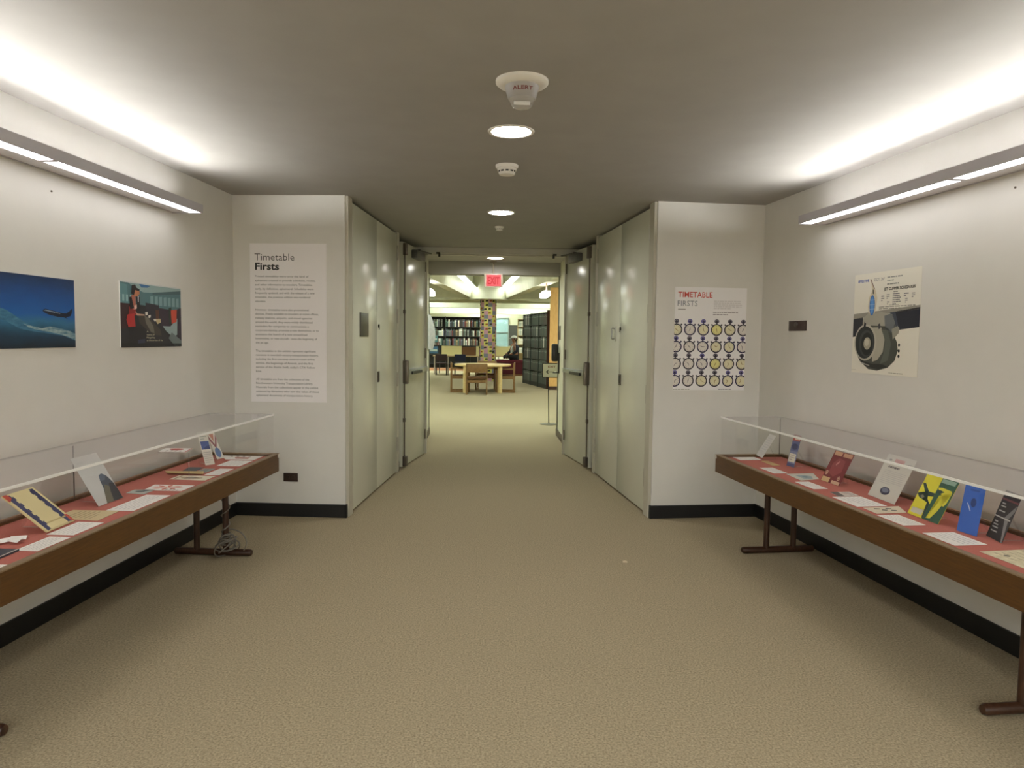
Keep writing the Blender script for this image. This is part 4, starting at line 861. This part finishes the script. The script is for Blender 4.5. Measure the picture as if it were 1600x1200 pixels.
r = thing('sanitizer_dispenser', 'black wall dispenser with drip tray on the passage wall', 'dispenser', (.955, 10.45, .94))
MB().box(-.02, 0, -.055, .055, 0, .30, BLACKP, .006).build('back_plate', r, True)
MB().box(-.115, -.018, -.065, .065, .17, .43, BLACKP, .03).build('body', r, True)
MB().box(-.095, -.02, -.05, .05, .0, .014, BLACKP, .004).build('drip_tray', r, True)
o = MB().lathe([(.016, .0), (.016, .01), (0, .012)], EDGE, 12).build('drain_cap', r, loc=(-.055, 0, .014)); o['label'] = 'small white drain cap'
# hanging paper bulging off the passage wall
n_ = 9; v = []; f = []
for i in range(n_):
    a = i / (n_ - 1); y = 10.22 + .44 * a
    for j in range(7):
        b = j / 6; z = 1.27 + .50 * b; x = -.953 + .012 + .075 * a * math.sin(math.pi * min(1, .18 + .8 * b)) * (0.5 + .5 * a); v.append((x, y - 10.44, z - 1.27))
for i in range(n_ - 1):
    for j in range(6): f.append((i * 7 + j, i * 7 + j + 1, (i + 1) * 7 + j + 1, (i + 1) * 7 + j))
o = MB().add(v, f, noisy('printed_paper', (188, 196, 198), (220, 222, 218), 22, .6, detail=5)).build('hanging_paper', None, True, (0, 10.44, 1.27)); tag(o, 'pale curling paper hanging on the passage wall at the library end', 'paper')
r = thing('sign_stand', 'thin black floor stand holding a small framed arrow sign', 'sign', (.955, 12.0, 0))
MB().lathe([(.15, 0), (.15, .008), (.03, .014), (.012, .02)], mat((96, 92, 76), .5), 32).build('base', r, True)
MB().tube([(0, 0, .01), (-.02, 0, .80)], .009, BLACKP, 10).build('pole', r)
MB().box(-.125, .15, -.004, .012, .785, 1.035, BLACKP, .003).build('frame', r)
MB().box(-.108, .133, -.006, -.004, .80, 1.018, mat((186, 184, 166), .5)).build('insert', r)
lt = MB(); lt.raw = True
vs, fs = text_mesh('EXIT', .03); xm = max(v_[0] for v_ in vs)
lt.add([(-.03 + x * .13 / xm, -.0065, .955 + y * .045) for x, y in vs], fs, mat((112, 62, 48), .6)); lt.build('lettering', r)
MB().add([(-.065, -.0066, .885), (-.02, -.0066, .925), (-.02, -.0066, .905), (-.035, -.0066, .889), (.09, -.0066, .889), (.09, -.0066, .881), (-.035, -.0066, .881), (-.02, -.0066, .865), (-.02, -.0066, .845)], [(0, 8, 7, 6), (0, 6, 3), (0, 3, 2, 1), (3, 6, 5, 4)], mat((40, 40, 40), .6)).build('arrow', r)

# ------------------------------------------------------------------ library shell
struct('ceiling_library', MB().box(-8, 8, 10.7, 36, 3.5, 3.7, CONC), 'high pale concrete ceiling over the library', 'ceiling')
struct('wall_library_back', MB().box(-8, 8, 34.2, 34.4, 0, 3.6, LIBWALL), 'far library wall with the blinds window')
def rib(x0, y0, x1, y1, w_, z0, nm, lb):
    d = Vector((x1 - x0, y1 - y0, 0)).normalized(); n = Vector((-d.y, d.x, 0)) * w_ / 2; n2 = n * 1.9
    a, b = Vector((x0, y0, 0)), Vector((x1, y1, 0))
    v = [a + n + Vector((0, 0, z0)), a - n + Vector((0, 0, z0)), b - n + Vector((0, 0, z0)), b + n + Vector((0, 0, z0)), a + n2 + Vector((0, 0, 3.5)), a - n2 + Vector((0, 0, 3.5)), b - n2 + Vector((0, 0, 3.5)), b + n2 + Vector((0, 0, 3.5))]
    struct(nm, MB().add(v, [(0, 1, 2, 3), (4, 5, 6, 7), (0, 1, 5, 4), (1, 2, 6, 5), (2, 3, 7, 6), (3, 0, 4, 7)], CONC), lb, 'beam')
rib(-.70, 24.2, -1.95, 11.3, .26, 2.75, 'trim_9', 'radial ceiling beam running from the column drum over the passage, rear bookcase side')
rib(.62, 24.2, 1.95, 11.3, .26, 2.75, 'trim_10', 'radial ceiling beam running from the column drum over the passage, bound volumes side')
rib(-.6, 24.4, -6.5, 31.5, .3, 2.75, 'trim_11', 'radial ceiling beam running away from the drum over the rear bookcase')
rib(.52, 24.4, 6.5, 31.5, .3, 2.75, 'trim_12', 'radial ceiling beam running away from the drum over the bench')
rib(-.75, 24.0, -7.6, 22.5, .3, 2.75, 'trim_13', 'sideways ceiling beam from the drum on the rear bookcase side')
rib(.66, 24.0, 7.6, 22.5, .3, 2.75, 'trim_14', 'sideways ceiling beam from the drum on the bound volumes side')
for k, (y, z) in enumerate(((26.9, 2.74), (29.6, 2.66), (32.2, 2.5))):
    struct('trim_%d' % (15 + k), MB().box(-7.8, 7.8, y, y + .3, z, 3.5, CONC), ('nearest', 'middle', 'farthest')[k] + ' cross beam of the library ceiling behind the column', 'beam')
MB_ = MB().box(-.36, -.10, 20.3, 20.8, 3.44, 3.5, mat((24, 24, 24), .6)); o = MB_.build('ceiling_dark_panel'); tag(o, 'black square panel standing in for a dark recess in the library ceiling before the drum', 'vent')  # black panel stands in for a dark opening above the drum
# column, drum and patchwork wrap
cx, cy = -.045, 24.0
r = thing('column', 'round column wrapped in yellow, pink and grey patchwork paper', 'column', (cx, cy, 0), kind='structure')
MB().lathe([(.25, 0), (.25, 2.70)], CONC, 32).build('shaft', r, True)
MB().lathe([(.66, 2.70), (.66, 3.12), (.75, 3.5)], CONC, 48).build('drum', r, True)
wrap = MB(); rnd = random.Random(11); cols = [(206, 200, 96), (196, 150, 150), (120, 122, 136), (214, 206, 120), (188, 140, 156)]
NS, rh = 12, .128; z = .02; row = 0
while z < 2.66:
    for k in range(NS):
        a0, a1 = 2 * math.pi * k / NS, 2 * math.pi * (k + 1) / NS; rr = .273
        c = cols[(0, 2, 1, 3, 4)[(k + row * 3) % 5]] if rnd.random() > .1 else rnd.choice(cols)
        P = lambda a, zz, q=rr: (q * math.cos(a), q * math.sin(a), zz)
        wrap.add([P(a0, z), P(a1, z), P(a1, z + rh), P(a0, z + rh)], [(0, 1, 2, 3)], mat(c, .6))
        if c[0] > 200 or rnd.random() < .3:
            am = (a0 + a1) / 2; da = (a1 - a0) * .34; am += rnd.choice((-.08, .09)); dz = rnd.uniform(-.01, .03)
            wrap.add([P(am - da, z + .025 + dz, .2765), P(am + da, z + .03 + dz, .2765), P(am + da * .7, z + .085 + dz, .2765), P(am - da * .8, z + .08 + dz, .2765)], [(0, 1, 2, 3)], mat((48, 40, 24) if rnd.random() < .7 else (150, 84, 30), .6))
    z += rh; row += 1
wrap.build('patchwork_wrap', r)
# unseen panels added to brighten the lobby's short walls, then the library lights
for k, (x, y) in enumerate(((-2.5, -4.4), (0, -4.4), (2.5, -4.4), (-2.5, -7.2), (0, -7.2), (2.5, -7.2))):
    r = thing('ceiling_light', 'added square fill panel in the unseen entrance hall', 'light', (x, y, 3.28), 0, 'added entrance hall fill panels')
    MB().box(-.5, .5, -.5, .5, .03, .12, WHITEP).build('housing', r); MB().box(-.48, .48, -.48, .48, .0, .03, HALLFILL).build('diffuser', r)
def tube_light(x0, y0, x1, y1, z, label):
    d = Vector((x1 - x0, y1 - y0, 0)); L = d.length
    r = thing('ceiling_light', label, 'light', (x0, y0, z), math.atan2(d.y, d.x), 'library strip lights')
    MB().box(0, L, -.09, .09, .03, .07, WHITEP, .004).build('housing', r)
    MB().box(.02, L - .02, -.08, .08, .0, .03, TUBEGLOW).build('diffuser', r)
    for q in (.2, L - .2): MB().tube([(q, 0, .06), (q, 0, 3.5 - z)], .008, WHITEP, 6).build('hanger', r)
tube_light(-.48, 25.0 - .9, -.80, 18.2, 3.02, 'bright strip light beside the column drum on the rear bookcase side')
tube_light(.40, 24.1, .66, 18.2, 3.02, 'bright strip light beside the column drum on the bound volumes side')
def globe(x, y, label):
    r = thing('pendant_light', label, 'light', (x, y, 2.44), 0, 'library pendants')
    MB().box(-.09, .09, -.55, .55, 0, .12, emit('pendant_glow', (1, 1, .93), 6.0), .02).build('diffuser', r)
    MB().tube([(0, -.4, .12), (0, -.4, 1.06)], .02, mat((226, 200, 180), .4), 8).build('stem', r)
globe(1.30, 17.4, 'white box pendant on a stem beside the timber panel'); globe(-1.46, 17.2, 'white box pendant half hidden by the passage wall')
for k, (x, y) in enumerate(((-3.6, 13.5), (3.6, 13.5), (-3.6, 18.5), (3.9, 18.0), (-4.2, 23.5), (4.2, 23.5), (-2.6, 28.4), (2.6, 28.4), (-1.2, 30.9), (1.6, 30.9), (0, 13.2), (0, 33.2), (-4.5, 31), (4.5, 31))):  # hidden panels, added to brighten the library
    r = thing('ceiling_light', 'added square library ceiling panel light out of sight of the doorway' if abs(x) > 2 else 'added hidden square library ceiling panel light over the floor', 'light', (x, y, 3.40), 0, 'added library panel lights')
    MB().box(-.5, .5, -.5, .5, .03, .10, WHITEP).build('housing', r); MB().box(-.48, .48, -.48, .48, .0, .03, LIBGLOW).build('diffuser', r)

# ------------------------------------------------------------------ round table and chairs
tx, ty = -.19, 19.17
r = thing('round_table', 'round pale oak library table on four post legs', 'table', (tx, ty, 0))
MB().lathe([(.0, .69), (.74, .69), (.76, .70), (.76, .735), (.75, .74), (0, .74)], PALEOAK, 48, cap=False).build('tabletop', r, True)
for a in (48, 132, 228, 312): MB().lathe([(.062, 0), (.062, .69)], PALEOAK, 20, (.67 * math.cos(R(a)), .67 * math.sin(R(a)), 0)).build('leg', r, True)
def make_chair():
    r = thing('reading_chair', 'x', 'chair', (0, 0, 0), 0, 'wooden chairs around the round table')
    S = CHAIROAK
    MB().box(-.23, .23, -.23, .22, .40, .45, noisy('seat_cloth', (96, 66, 42), (112, 80, 52), 80, .9), .012).build('seat', r, True)
    bk = MB().box(-.27, .27, .225, .255, .56, .79, S, .012); bk.build('backrest', r, True)
    MB().box(-.23, .23, .20, .22, .30, .37, S, .004).build('rail', r)
    MB().box(-.23, .23, -.22, -.20, .33, .39, S, .004).build('rail', r)
    for sx in (-1, 1):
        MB().box(sx * .255 - .018, sx * .255 + .018, .20, .255, .0, .76, S, .004).build('leg', r)
        MB().box(sx * .255 - .018, sx * .255 + .018, -.26, -.21, .0, .605, S, .004).build('leg', r)
        MB().box(sx * .255 - .018, sx * .255 + .018, -.21, .20, .0, .05, S, .004).build('runner', r)
        MB().box(sx * .255 - .024, sx * .255 + .024, -.28, .21, .605, .635, S, .006).build('armrest', r, True)
        MB().box(sx * .255 - .015, sx * .255 + .015, -.21, .20, .36, .43, S, .004).build('side_rail', r)
    return r
ch = make_chair()
for k, (x, y, a, lb) in enumerate(((-.34, 18.30, 180, 'oak armchair with its back to the doorway at the round table'), (-.80, 19.14, 96, 'oak armchair at the round table on the rear bookcase side'),
                                   (.42, 19.14, -96, 'oak armchair at the round table on the bound volumes side'), (-.10, 19.98, 10, 'oak armchair across the round table from the doorway'))):
    if k == 0: ch.location = (x, y, 0); ch.rotation_euler.z = R(a); ch['label'] = lb
    else: copy_tree(ch, (x, y, 0), R(a), lb)
# chair local -Y is its front: turn so that every chair faces the table
for o in [o for o in COL.objects if o.name.startswith('reading_chair')]:
    d = Vector((tx, ty, 0)) - o.location; o.rotation_euler.z = math.atan2(d.y, d.x) + R(90)
ch.rotation_euler.z = R(180)

# ------------------------------------------------------------------ stack of bound volumes
sa, sb = Vector((1.08, 23.15, 0)), Vector((1.62, 20.36, 0))
sd_ = (sb - sa); SL = sd_.length; srz = math.atan2(sd_.y, sd_.x)
r = thing('bookstack', 'tall dark metal bookstack of bound volumes seen at an angle', 'bookcase', tuple(sa), srz)
DKM = mat((44, 48, 46), .5, .2)
SH = [.12, .48, .83, 1.17, 1.51, 1.85]
for z in SH + [2.19]: MB().box(0, SL, .0, .34, z - .02, z, DKM).build('shelf', r)
MB().box(0, SL, 0.01, .34, 0, .10, DKM).build('plinth', r)
for q in (0, SL / 3, 2 * SL / 3, SL - .02): MB().box(q, q + .02 if q in (0, SL - .02) else q + .008, 0, .34, 0, 2.2, DKM).build('upright', r)
MB().box(0, SL, .33, .345, 0, 2.2, DKM).build('back_panel', r)
MB().box(SL, SL + .025, -.01, .36, 0, 2.24, mat((70, 44, 40), .5)).build('end_panel', r)
bm_ = None
rnd = random.Random(21)
VC = (((62, 74, 68), 'dark grey-green'), ((52, 62, 58), 'near-black green'), ((74, 84, 78), 'slate grey'), ((64, 62, 62), 'charcoal'))
_bk = {}
def book(name, w_, d_, h_, rgb, loc, rz, label, group):
    key = (round(w_, 3), round(d_, 3), round(h_, 3), rgb)
    if key not in _bk:
        mb = MB().box(0, w_, 0, d_, 0, h_, mat(rgb, .5)).box(.004, w_ - .004, .004, d_ + .001, h_ - .004, h_ + .001, mat((206, 200, 180), .7))
        mb.box(.002, w_ - .002, -.001, .0, h_ * .72, h_ * .8, mat(tuple(min(255, int(c * 1.5) + 16) for c in rgb), .5))
        me = mb.build(name); _bk[key] = me.data; o = me
    else:
        o = bpy.data.objects.new(name, _bk[key]); COL.objects.link(o)
    o.location = loc; o.rotation_euler.z = rz
    return tag(o, label, 'book', group)
ORD = ('floor', 'second', 'third', 'fourth', 'fifth', 'top')
for si, z in enumerate(SH):
    x = .024
    while x < SL - .11:
        w_ = rnd.choice((.08, .095, .11)); 
        hit = [q for q in (SL / 3, 2 * SL / 3) if x < q + .010 and x + w_ > q - .002]
        if hit:
            w_ = round(hit[0] - .002 - x, 3)
            if w_ < .04: x = hit[0] + .011; continue
        if x + w_ > SL - .03: break
        pale = rnd.random() < .032
        if pale: w_ = min(w_, .06)
        rgb, cn = ((206, 206, 196), 'white-spined') if pale else VC[rnd.randrange(4)]
        h_ = rnd.choice((.29, .305, .315))
        P = sa + Vector((math.cos(srz), math.sin(srz), 0)) * x + Vector((-math.sin(srz), math.cos(srz), 0)) * .02 + Vector((0, 0, z))
        book('bound_volume', w_, .24, h_, rgb, P, srz, '%s bound volume on the %s shelf of the angled bookstack' % (cn, ORD[si]), 'bound volumes on the angled bookstack')
        x += w_ + .002
# timber panel beyond the stack
r = thing('timber_panel', 'tall warm timber end panel beside the near end of the angled bookstack', 'panel', (1.80, 20.06, 0))
MB().box(-.13, .30, 0, .06, .10, 2.86, noisy('warm_timber', (216, 164, 96), (228, 182, 116), 6, .5, stretch=(3, 3, 1)), .004).build('panel', r)
MB().box(-.14, .31, -.01, .07, 0, .10, mat((60, 34, 28), .5)).build('plinth', r)

# ------------------------------------------------------------------ rear bookcase, carrels, bench, person
def bookcase(name, label, x0, x1, y, shelves, top, m, plinth=None):
    r = thing(name, label, 'bookcase', (x0, y, 0))
    W_ = x1 - x0
    for z in shelves + [top]: MB().box(.02, W_ - .02, .0, .28, z - .022, z, m).build('shelf', r)
    n = max(1, round(W_ / .95))
    for k in range(n + 1): MB().box(k * (W_ - .02) / n, k * (W_ - .02) / n + .02, 0, .28, 0, top + .02, m).build('upright', r)
    MB().box(0, W_, .28, .295, 0, top, m).build('back_panel', r)
    if plinth: MB().box(0, W_, -.02, 0, 0, .12, plinth).build('plinth', r)
    return r, [k * (W_ - .02) / n for k in range(n + 1)]
BX0, BX1, BY = -2.95, .30, 31.0
BSH = [.30, .70, 1.09, 1.49, 1.89]
_, ups = bookcase('rear_bookcase', 'long rear bookcase of mixed coloured books behind the study tables', BX0, BX1, BY, BSH, 2.32, mat((40, 36, 34), .5), mat((206, 150, 120), .5))
PAL = (((96, 40, 38), 'dark red'), ((40, 44, 48), 'black'), ((64, 84, 80), 'dark teal'), ((206, 200, 186), 'white'), ((120, 104, 78), 'tan'), ((74, 76, 92), 'slate blue'), ((92, 92, 88), 'grey'), ((66, 52, 44), 'brown'), ((170, 176, 172), 'pale grey'))
ON = ('lowest', 'second', 'third', 'fourth', 'top')
rnd = random.Random(4)
for si in (2, 3, 4):
    x = .025
    while x < BX1 - BX0 - .06:
        w_ = rnd.choice((.04, .05, .06, .075)); h_ = rnd.choice((.24, .28, .31, .33))
        if any(-w_ - .004 < x - u < .024 for u in ups): x += .022; continue
        if x + w_ > BX1 - BX0 - .024: break
        rgb, cn = rnd.choice(PAL)
        book('library_book', w_, .2, h_, rgb, (BX0 + x, BY + .02, BSH[si]), 0, '%s book on the %s shelf of the rear bookcase' % (cn, ON[si]), 'books on the rear bookcase')
        x += w_ + (.0 if rnd.random() < .9 else .05)
for k, (x, z, w_, h_, c, lb) in enumerate(((-2.36, 1.24, .34, .26, (86, 134, 142), 'teal box standing above the study table at the passage side'), (-2.36, .79, .36, .28, (70, 112, 152), 'blue box standing on the study table at the passage side'))):
    o = MB().box(0, w_, 0, .25, 0, h_, mat(c, .5), .01).box(.03, w_ - .03, -.001, .0, h_ * .3, h_ * .6, mat((190, 206, 210), .5)).build('storage_box', None, False, (x, 28.52, z)); tag(o, lb, 'box')
r = thing('box_shelf', 'narrow dark two-tier shelf holding the teal and blue boxes', 'shelf', (-2.42, 28.5, 0))
for z in (.79, 1.24): MB().box(0, .48, 0, .3, z - .02, z, mat((36, 36, 36), .5)).build('shelf', r)
for q in (0, .46): MB().box(q, q + .02, 0, .3, 0, 1.24, mat((36, 36, 36), .5)).build('upright', r)
def carrel(x0, x1, label, cream, brown, yy=27.75):
    r = thing('study_table', label, 'table', (x0, yy, 0)); W_ = x1 - x0
    MB().box(0, W_, 0, .62, .70, .735, mat((196, 170, 130), .45), .004).build('tabletop', r, True)
    MB().box(cream[0] - x0, cream[1] - x0, .30, .33, .735, 1.10, mat((236, 228, 176), .5), .004).build('divider', r)
    if brown: MB().box(W_ - .13, W_ - .02, .30, .33, .735, 1.10, mat((236, 228, 176), .5), .004).build('divider', r)
    if brown: MB().box(brown[0] - x0, brown[1] - x0, .26, .29, .735, 1.07, mat((110, 72, 38), .5), .004).build('side_divider', r)
    for q in (.06, W_ * .33, W_ - .06): MB().box(q - .025, q + .025, .06, .11, 0, .70, mat((196, 186, 176), .4, .3), .004).build('leg', r)
carrel(-2.15, -.36, 'long study table with cream and brown dividers before the rear bookcase', (-1.83, -1.05), (-1.03, -.50))
carrel(.12, .92, 'short study table with a cream divider behind the patchwork column', (.16, .84), None, 27.95)
def far_chair(x, y, rz, cloth, label):
    r = thing('desk_chair', label, 'chair', (x, y, 0), rz, 'chairs at the study tables')
    MB().box(-.22, .22, -.22, .22, .42, .47, mat(cloth, .8), .01).build('seat', r, True); MB().box(-.21, .21, -.24, -.205, .54, .80, mat(cloth, .8), .01).build('backrest', r, True)
    for sx in (-1, 1):
        MB().box(sx * .2 - .014, sx * .2 + .014, -.235, -.205, 0, .78, mat((40, 32, 28), .5)).build('leg', r); MB().box(sx * .2 - .014, sx * .2 + .014, .19, .22, 0, .43, mat((40, 32, 28), .5)).build('leg', r)
far_chair(-1.08, 27.45, 0, (30, 34, 66), 'navy desk chair pushed up to the long study table'); far_chair(-1.80, 27.48, 0, (62, 44, 46), 'dark brown desk chair at the passage end of the long study table')
r = thing('bench', 'long maroon upholstered bench behind the column', 'bench', (.02, 27.25, 0))
MB().box(0, 1.34, 0, .62, .07, .50, mat((86, 20, 34), .8), .02).build('seat_base', r, True); MB().box(0, 1.34, -.01, .62, .50, .605, mat((98, 24, 40), .8), .03).build('cushion', r, True)
MB().box(.03, 1.31, .03, .58, 0, .07, mat((130, 84, 50), .6)).build('plinth', r)

def skin(name, joints, edges, m, parent=None, loc=(0, 0, 0), sub=2, root=0):
    me = bpy.data.meshes.new(name); me.from_pydata([j[:3] for j in joints], edges, []); me.update(); me.materials.append(m)
    o = bpy.data.objects.new(name, me); COL.objects.link(o); o.location = loc
    if parent: o.parent = parent
    sk = o.modifiers.new('grow', 'SKIN'); sk.use_smooth_shade = True
    if not me.skin_vertices: me.skin_vertices.new()
    for k, j in enumerate(joints):
        rr = j[3] if isinstance(j[3], tuple) else (j[3], j[3]); me.skin_vertices[0].data[k].radius = rr; me.skin_vertices[0].data[k].use_root = (k == root)
    sb_ = o.modifiers.new('soften', 'SUBSURF'); sb_.levels = sub; sb_.render_levels = sub
    return o
# seated on the bench, turned to the passage side (-X), knees bent forward along the bench
SKIN = mat((150, 104, 80), .6, name='skin'); SHIRT = mat((186, 188, 182), .8, name='grey_shirt'); NAVY = mat((24, 24, 40), .8, name='navy_jacket'); PANTS = mat((20, 20, 24), .8, name='black_trousers')
r = thing('person', 'person in navy jacket, pale grey top and white cap seated on the bench', 'person', (1.0, 27.5, .605), R(28))
body = skin('body', [(0, 0, .11, .12), (0, 0, .28, (.115, .14)), (-.01, 0, .44, (.12, .155)), (-.02, 0, .56, .075), (-.03, 0, .64, .05), (-.035, 0, .72, .078), (-.04, 0, .80, .092), (-.035, 0, .87, .07),
                     (-.02, -.09, .11, .085), (-.38, -.10, .16, .065), (-.42, -.10, .03, .04), (-.02, .09, .11, .085), (-.36, .12, .15, .065), (-.42, .12, .03, .04),
                     (-.02, -.17, .52, .055), (-.08, -.23, .30, .045), (-.27, -.17, .22, .032), (-.34, -.13, .21, .026), (-.02, .17, .52, .055), (-.08, .23, .30, .045), (-.27, .17, .22, .032), (-.34, .13, .21, .026), (-.135, 0, .775, .012)],
            [(0, 1), (1, 2), (2, 3), (3, 4), (4, 5), (5, 6), (6, 7), (0, 8), (8, 9), (9, 10), (0, 11), (11, 12), (12, 13), (3, 14), (14, 15), (15, 16), (16, 17), (3, 18), (18, 19), (19, 20), (20, 21), (6, 22)], SKIN, r)
jk = skin('jacket', [(.025, 0, .08, (.13, .15)), (.03, 0, .28, (.135, .155)), (.02, 0, .44, (.135, .17)), (.0, 0, .57, .085), (0, -.17, .52, .075), (-.06, -.235, .31, .062), (-.24, -.175, .225, .05), (0, .17, .52, .075), (-.06, .235, .31, .062), (-.24, .175, .225, .05)], [(0, 1), (1, 2), (2, 3), (3, 4), (4, 5), (5, 6), (3, 7), (7, 8), (8, 9)], NAVY, r, root=1)
jk['label'] = 'dark navy jacket'
sh_ = skin('shirt', [(-.075, 0, .10, (.085, .10)), (-.085, 0, .28, (.085, .10)), (-.08, 0, .43, (.085, .10)), (-.05, 0, .56, .07)], [(0, 1), (1, 2), (2, 3)], SHIRT, r, root=1); sh_['label'] = 'pale grey top'
tr2 = skin('trousers', [(.0, 0, .09, .135), (-.03, -.09, .11, .1), (-.39, -.10, .16, .078), (-.43, -.10, .05, .055), (-.03, .09, .11, .1), (-.37, .12, .15, .078), (-.43, .12, .05, .055)], [(0, 1), (1, 2), (2, 3), (0, 4), (4, 5), (5, 6)], PANTS, r); tr2['label'] = 'black trousers'
MB().lathe([(.115, .0), (.11, .05), (.07, .085), (0, .10)], mat((232, 230, 224), .7), 20).add([(-.10, -.07, .005), (-.19, -.05, -.01), (-.19, .05, -.01), (-.10, .07, .005)], [(0, 1, 2, 3)], mat((232, 230, 224), .7)).build('cap', r, True, (-.04, 0, .835))
MB().lathe([(.0, -.10), (.07, -.09), (.102, -.02), (.10, .03)], mat((34, 26, 22), .7), 18).build('hair', r, True, (.0, 0, .80))
for sy in (-1, 1):
    bm = bmesh.new(); bmesh.ops.create_uvsphere(bm, u_segments=8, v_segments=6, radius=.012); MB().bm(bm, mat((30, 26, 24), .3)).build('eye', r, True, (-.122, sy * .035, .805))
    bm = bmesh.new(); bmesh.ops.create_uvsphere(bm, u_segments=8, v_segments=6, radius=.022); MB().bm(bm, SKIN).build('ear', r, True, (-.03, sy * .098, .795))
MB().box(-.006, .004, -.025, .025, -.005, .005, mat((116, 62, 58), .5)).build('mouth', r, False, (-.115, 0, .735))
# open laptop in front of the person
# window with blinds, notice board, small bookcase
r = thing('window_1', 'pale window with closed blinds in the far library wall', 'window', (.66, 34.19, 0), kind='structure')
WF = mat((150, 158, 158), .5)
for a in ((-.32, -.28, 1.0, 2.40), (.28, .32, 1.0, 2.40)): MB().box(a[0], a[1], -.06, 0, a[2], a[3], WF).build('window_frame', r)
for a in ((1.0, 1.04), (1.68, 1.71), (2.36, 2.40)): MB().box(-.28, .28, -.06, 0, *a, WF).build('window_frame', r)
for z0, z1 in ((1.04, 1.68), (1.71, 2.36)): MB().box(-.28, .28, -.05, -.045, z0, z1, clear('window_glass', 0.0, tint=(.92, .97, .98))).build('pane', r)
for k in range(26): MB().add([(-.27, -.03, 1.05 + .05 * k), (.27, -.03, 1.05 + .05 * k), (.27, -.012, 1.092 + .05 * k), (-.27, -.012, 1.092 + .05 * k)], [(0, 1, 2, 3)], mat((186, 204, 208), .5)).build('slat', r)
r = thing('notice_board', 'dark grey board on the far wall behind the seated person', 'board', (1.18, 34.19, 0))
MB().box(-.22, .24, -.03, 0, 1.08, 2.02, mat((74, 74, 72), .6)).build('panel', r); MB().box(-.24, -.22, -.04, 0, 1.06, 2.04, mat((40, 38, 38), .5)).box(.24, .26, -.04, 0, 1.06, 2.04, mat((40, 38, 38), .5)).box(-.22, .24, -.04, 0, 1.06, 1.08, mat((40, 38, 38), .5)).box(-.22, .24, -.04, 0, 2.02, 2.04, mat((40, 38, 38), .5)).build('frame', r)
bookcase('side_bookcase', 'narrow pale bookcase standing between the board and the angled bookstack', 1.24, 1.90, 30.6, [.42, .80, 1.18, 1.56, 1.92], 2.24, mat((170, 150, 110), .5))
for si, z in enumerate((.80, 1.18, 1.56, 1.92)):
    x = 1.27
    while x < 1.82:
        w_ = rnd.choice((.05, .06, .07)); rgb, cn = rnd.choice((PAL[3], PAL[1], PAL[4], PAL[3], PAL[8])); h_ = rnd.choice((.24, .28))
        book('library_book', w_, .2, h_, rgb, (x, 30.62, z), 0, '%s book on the %s shelf of the narrow pale bookcase' % (cn, ('second', 'third', 'fourth', 'top')[si]), 'books on the narrow pale bookcase'); x += w_ + .003
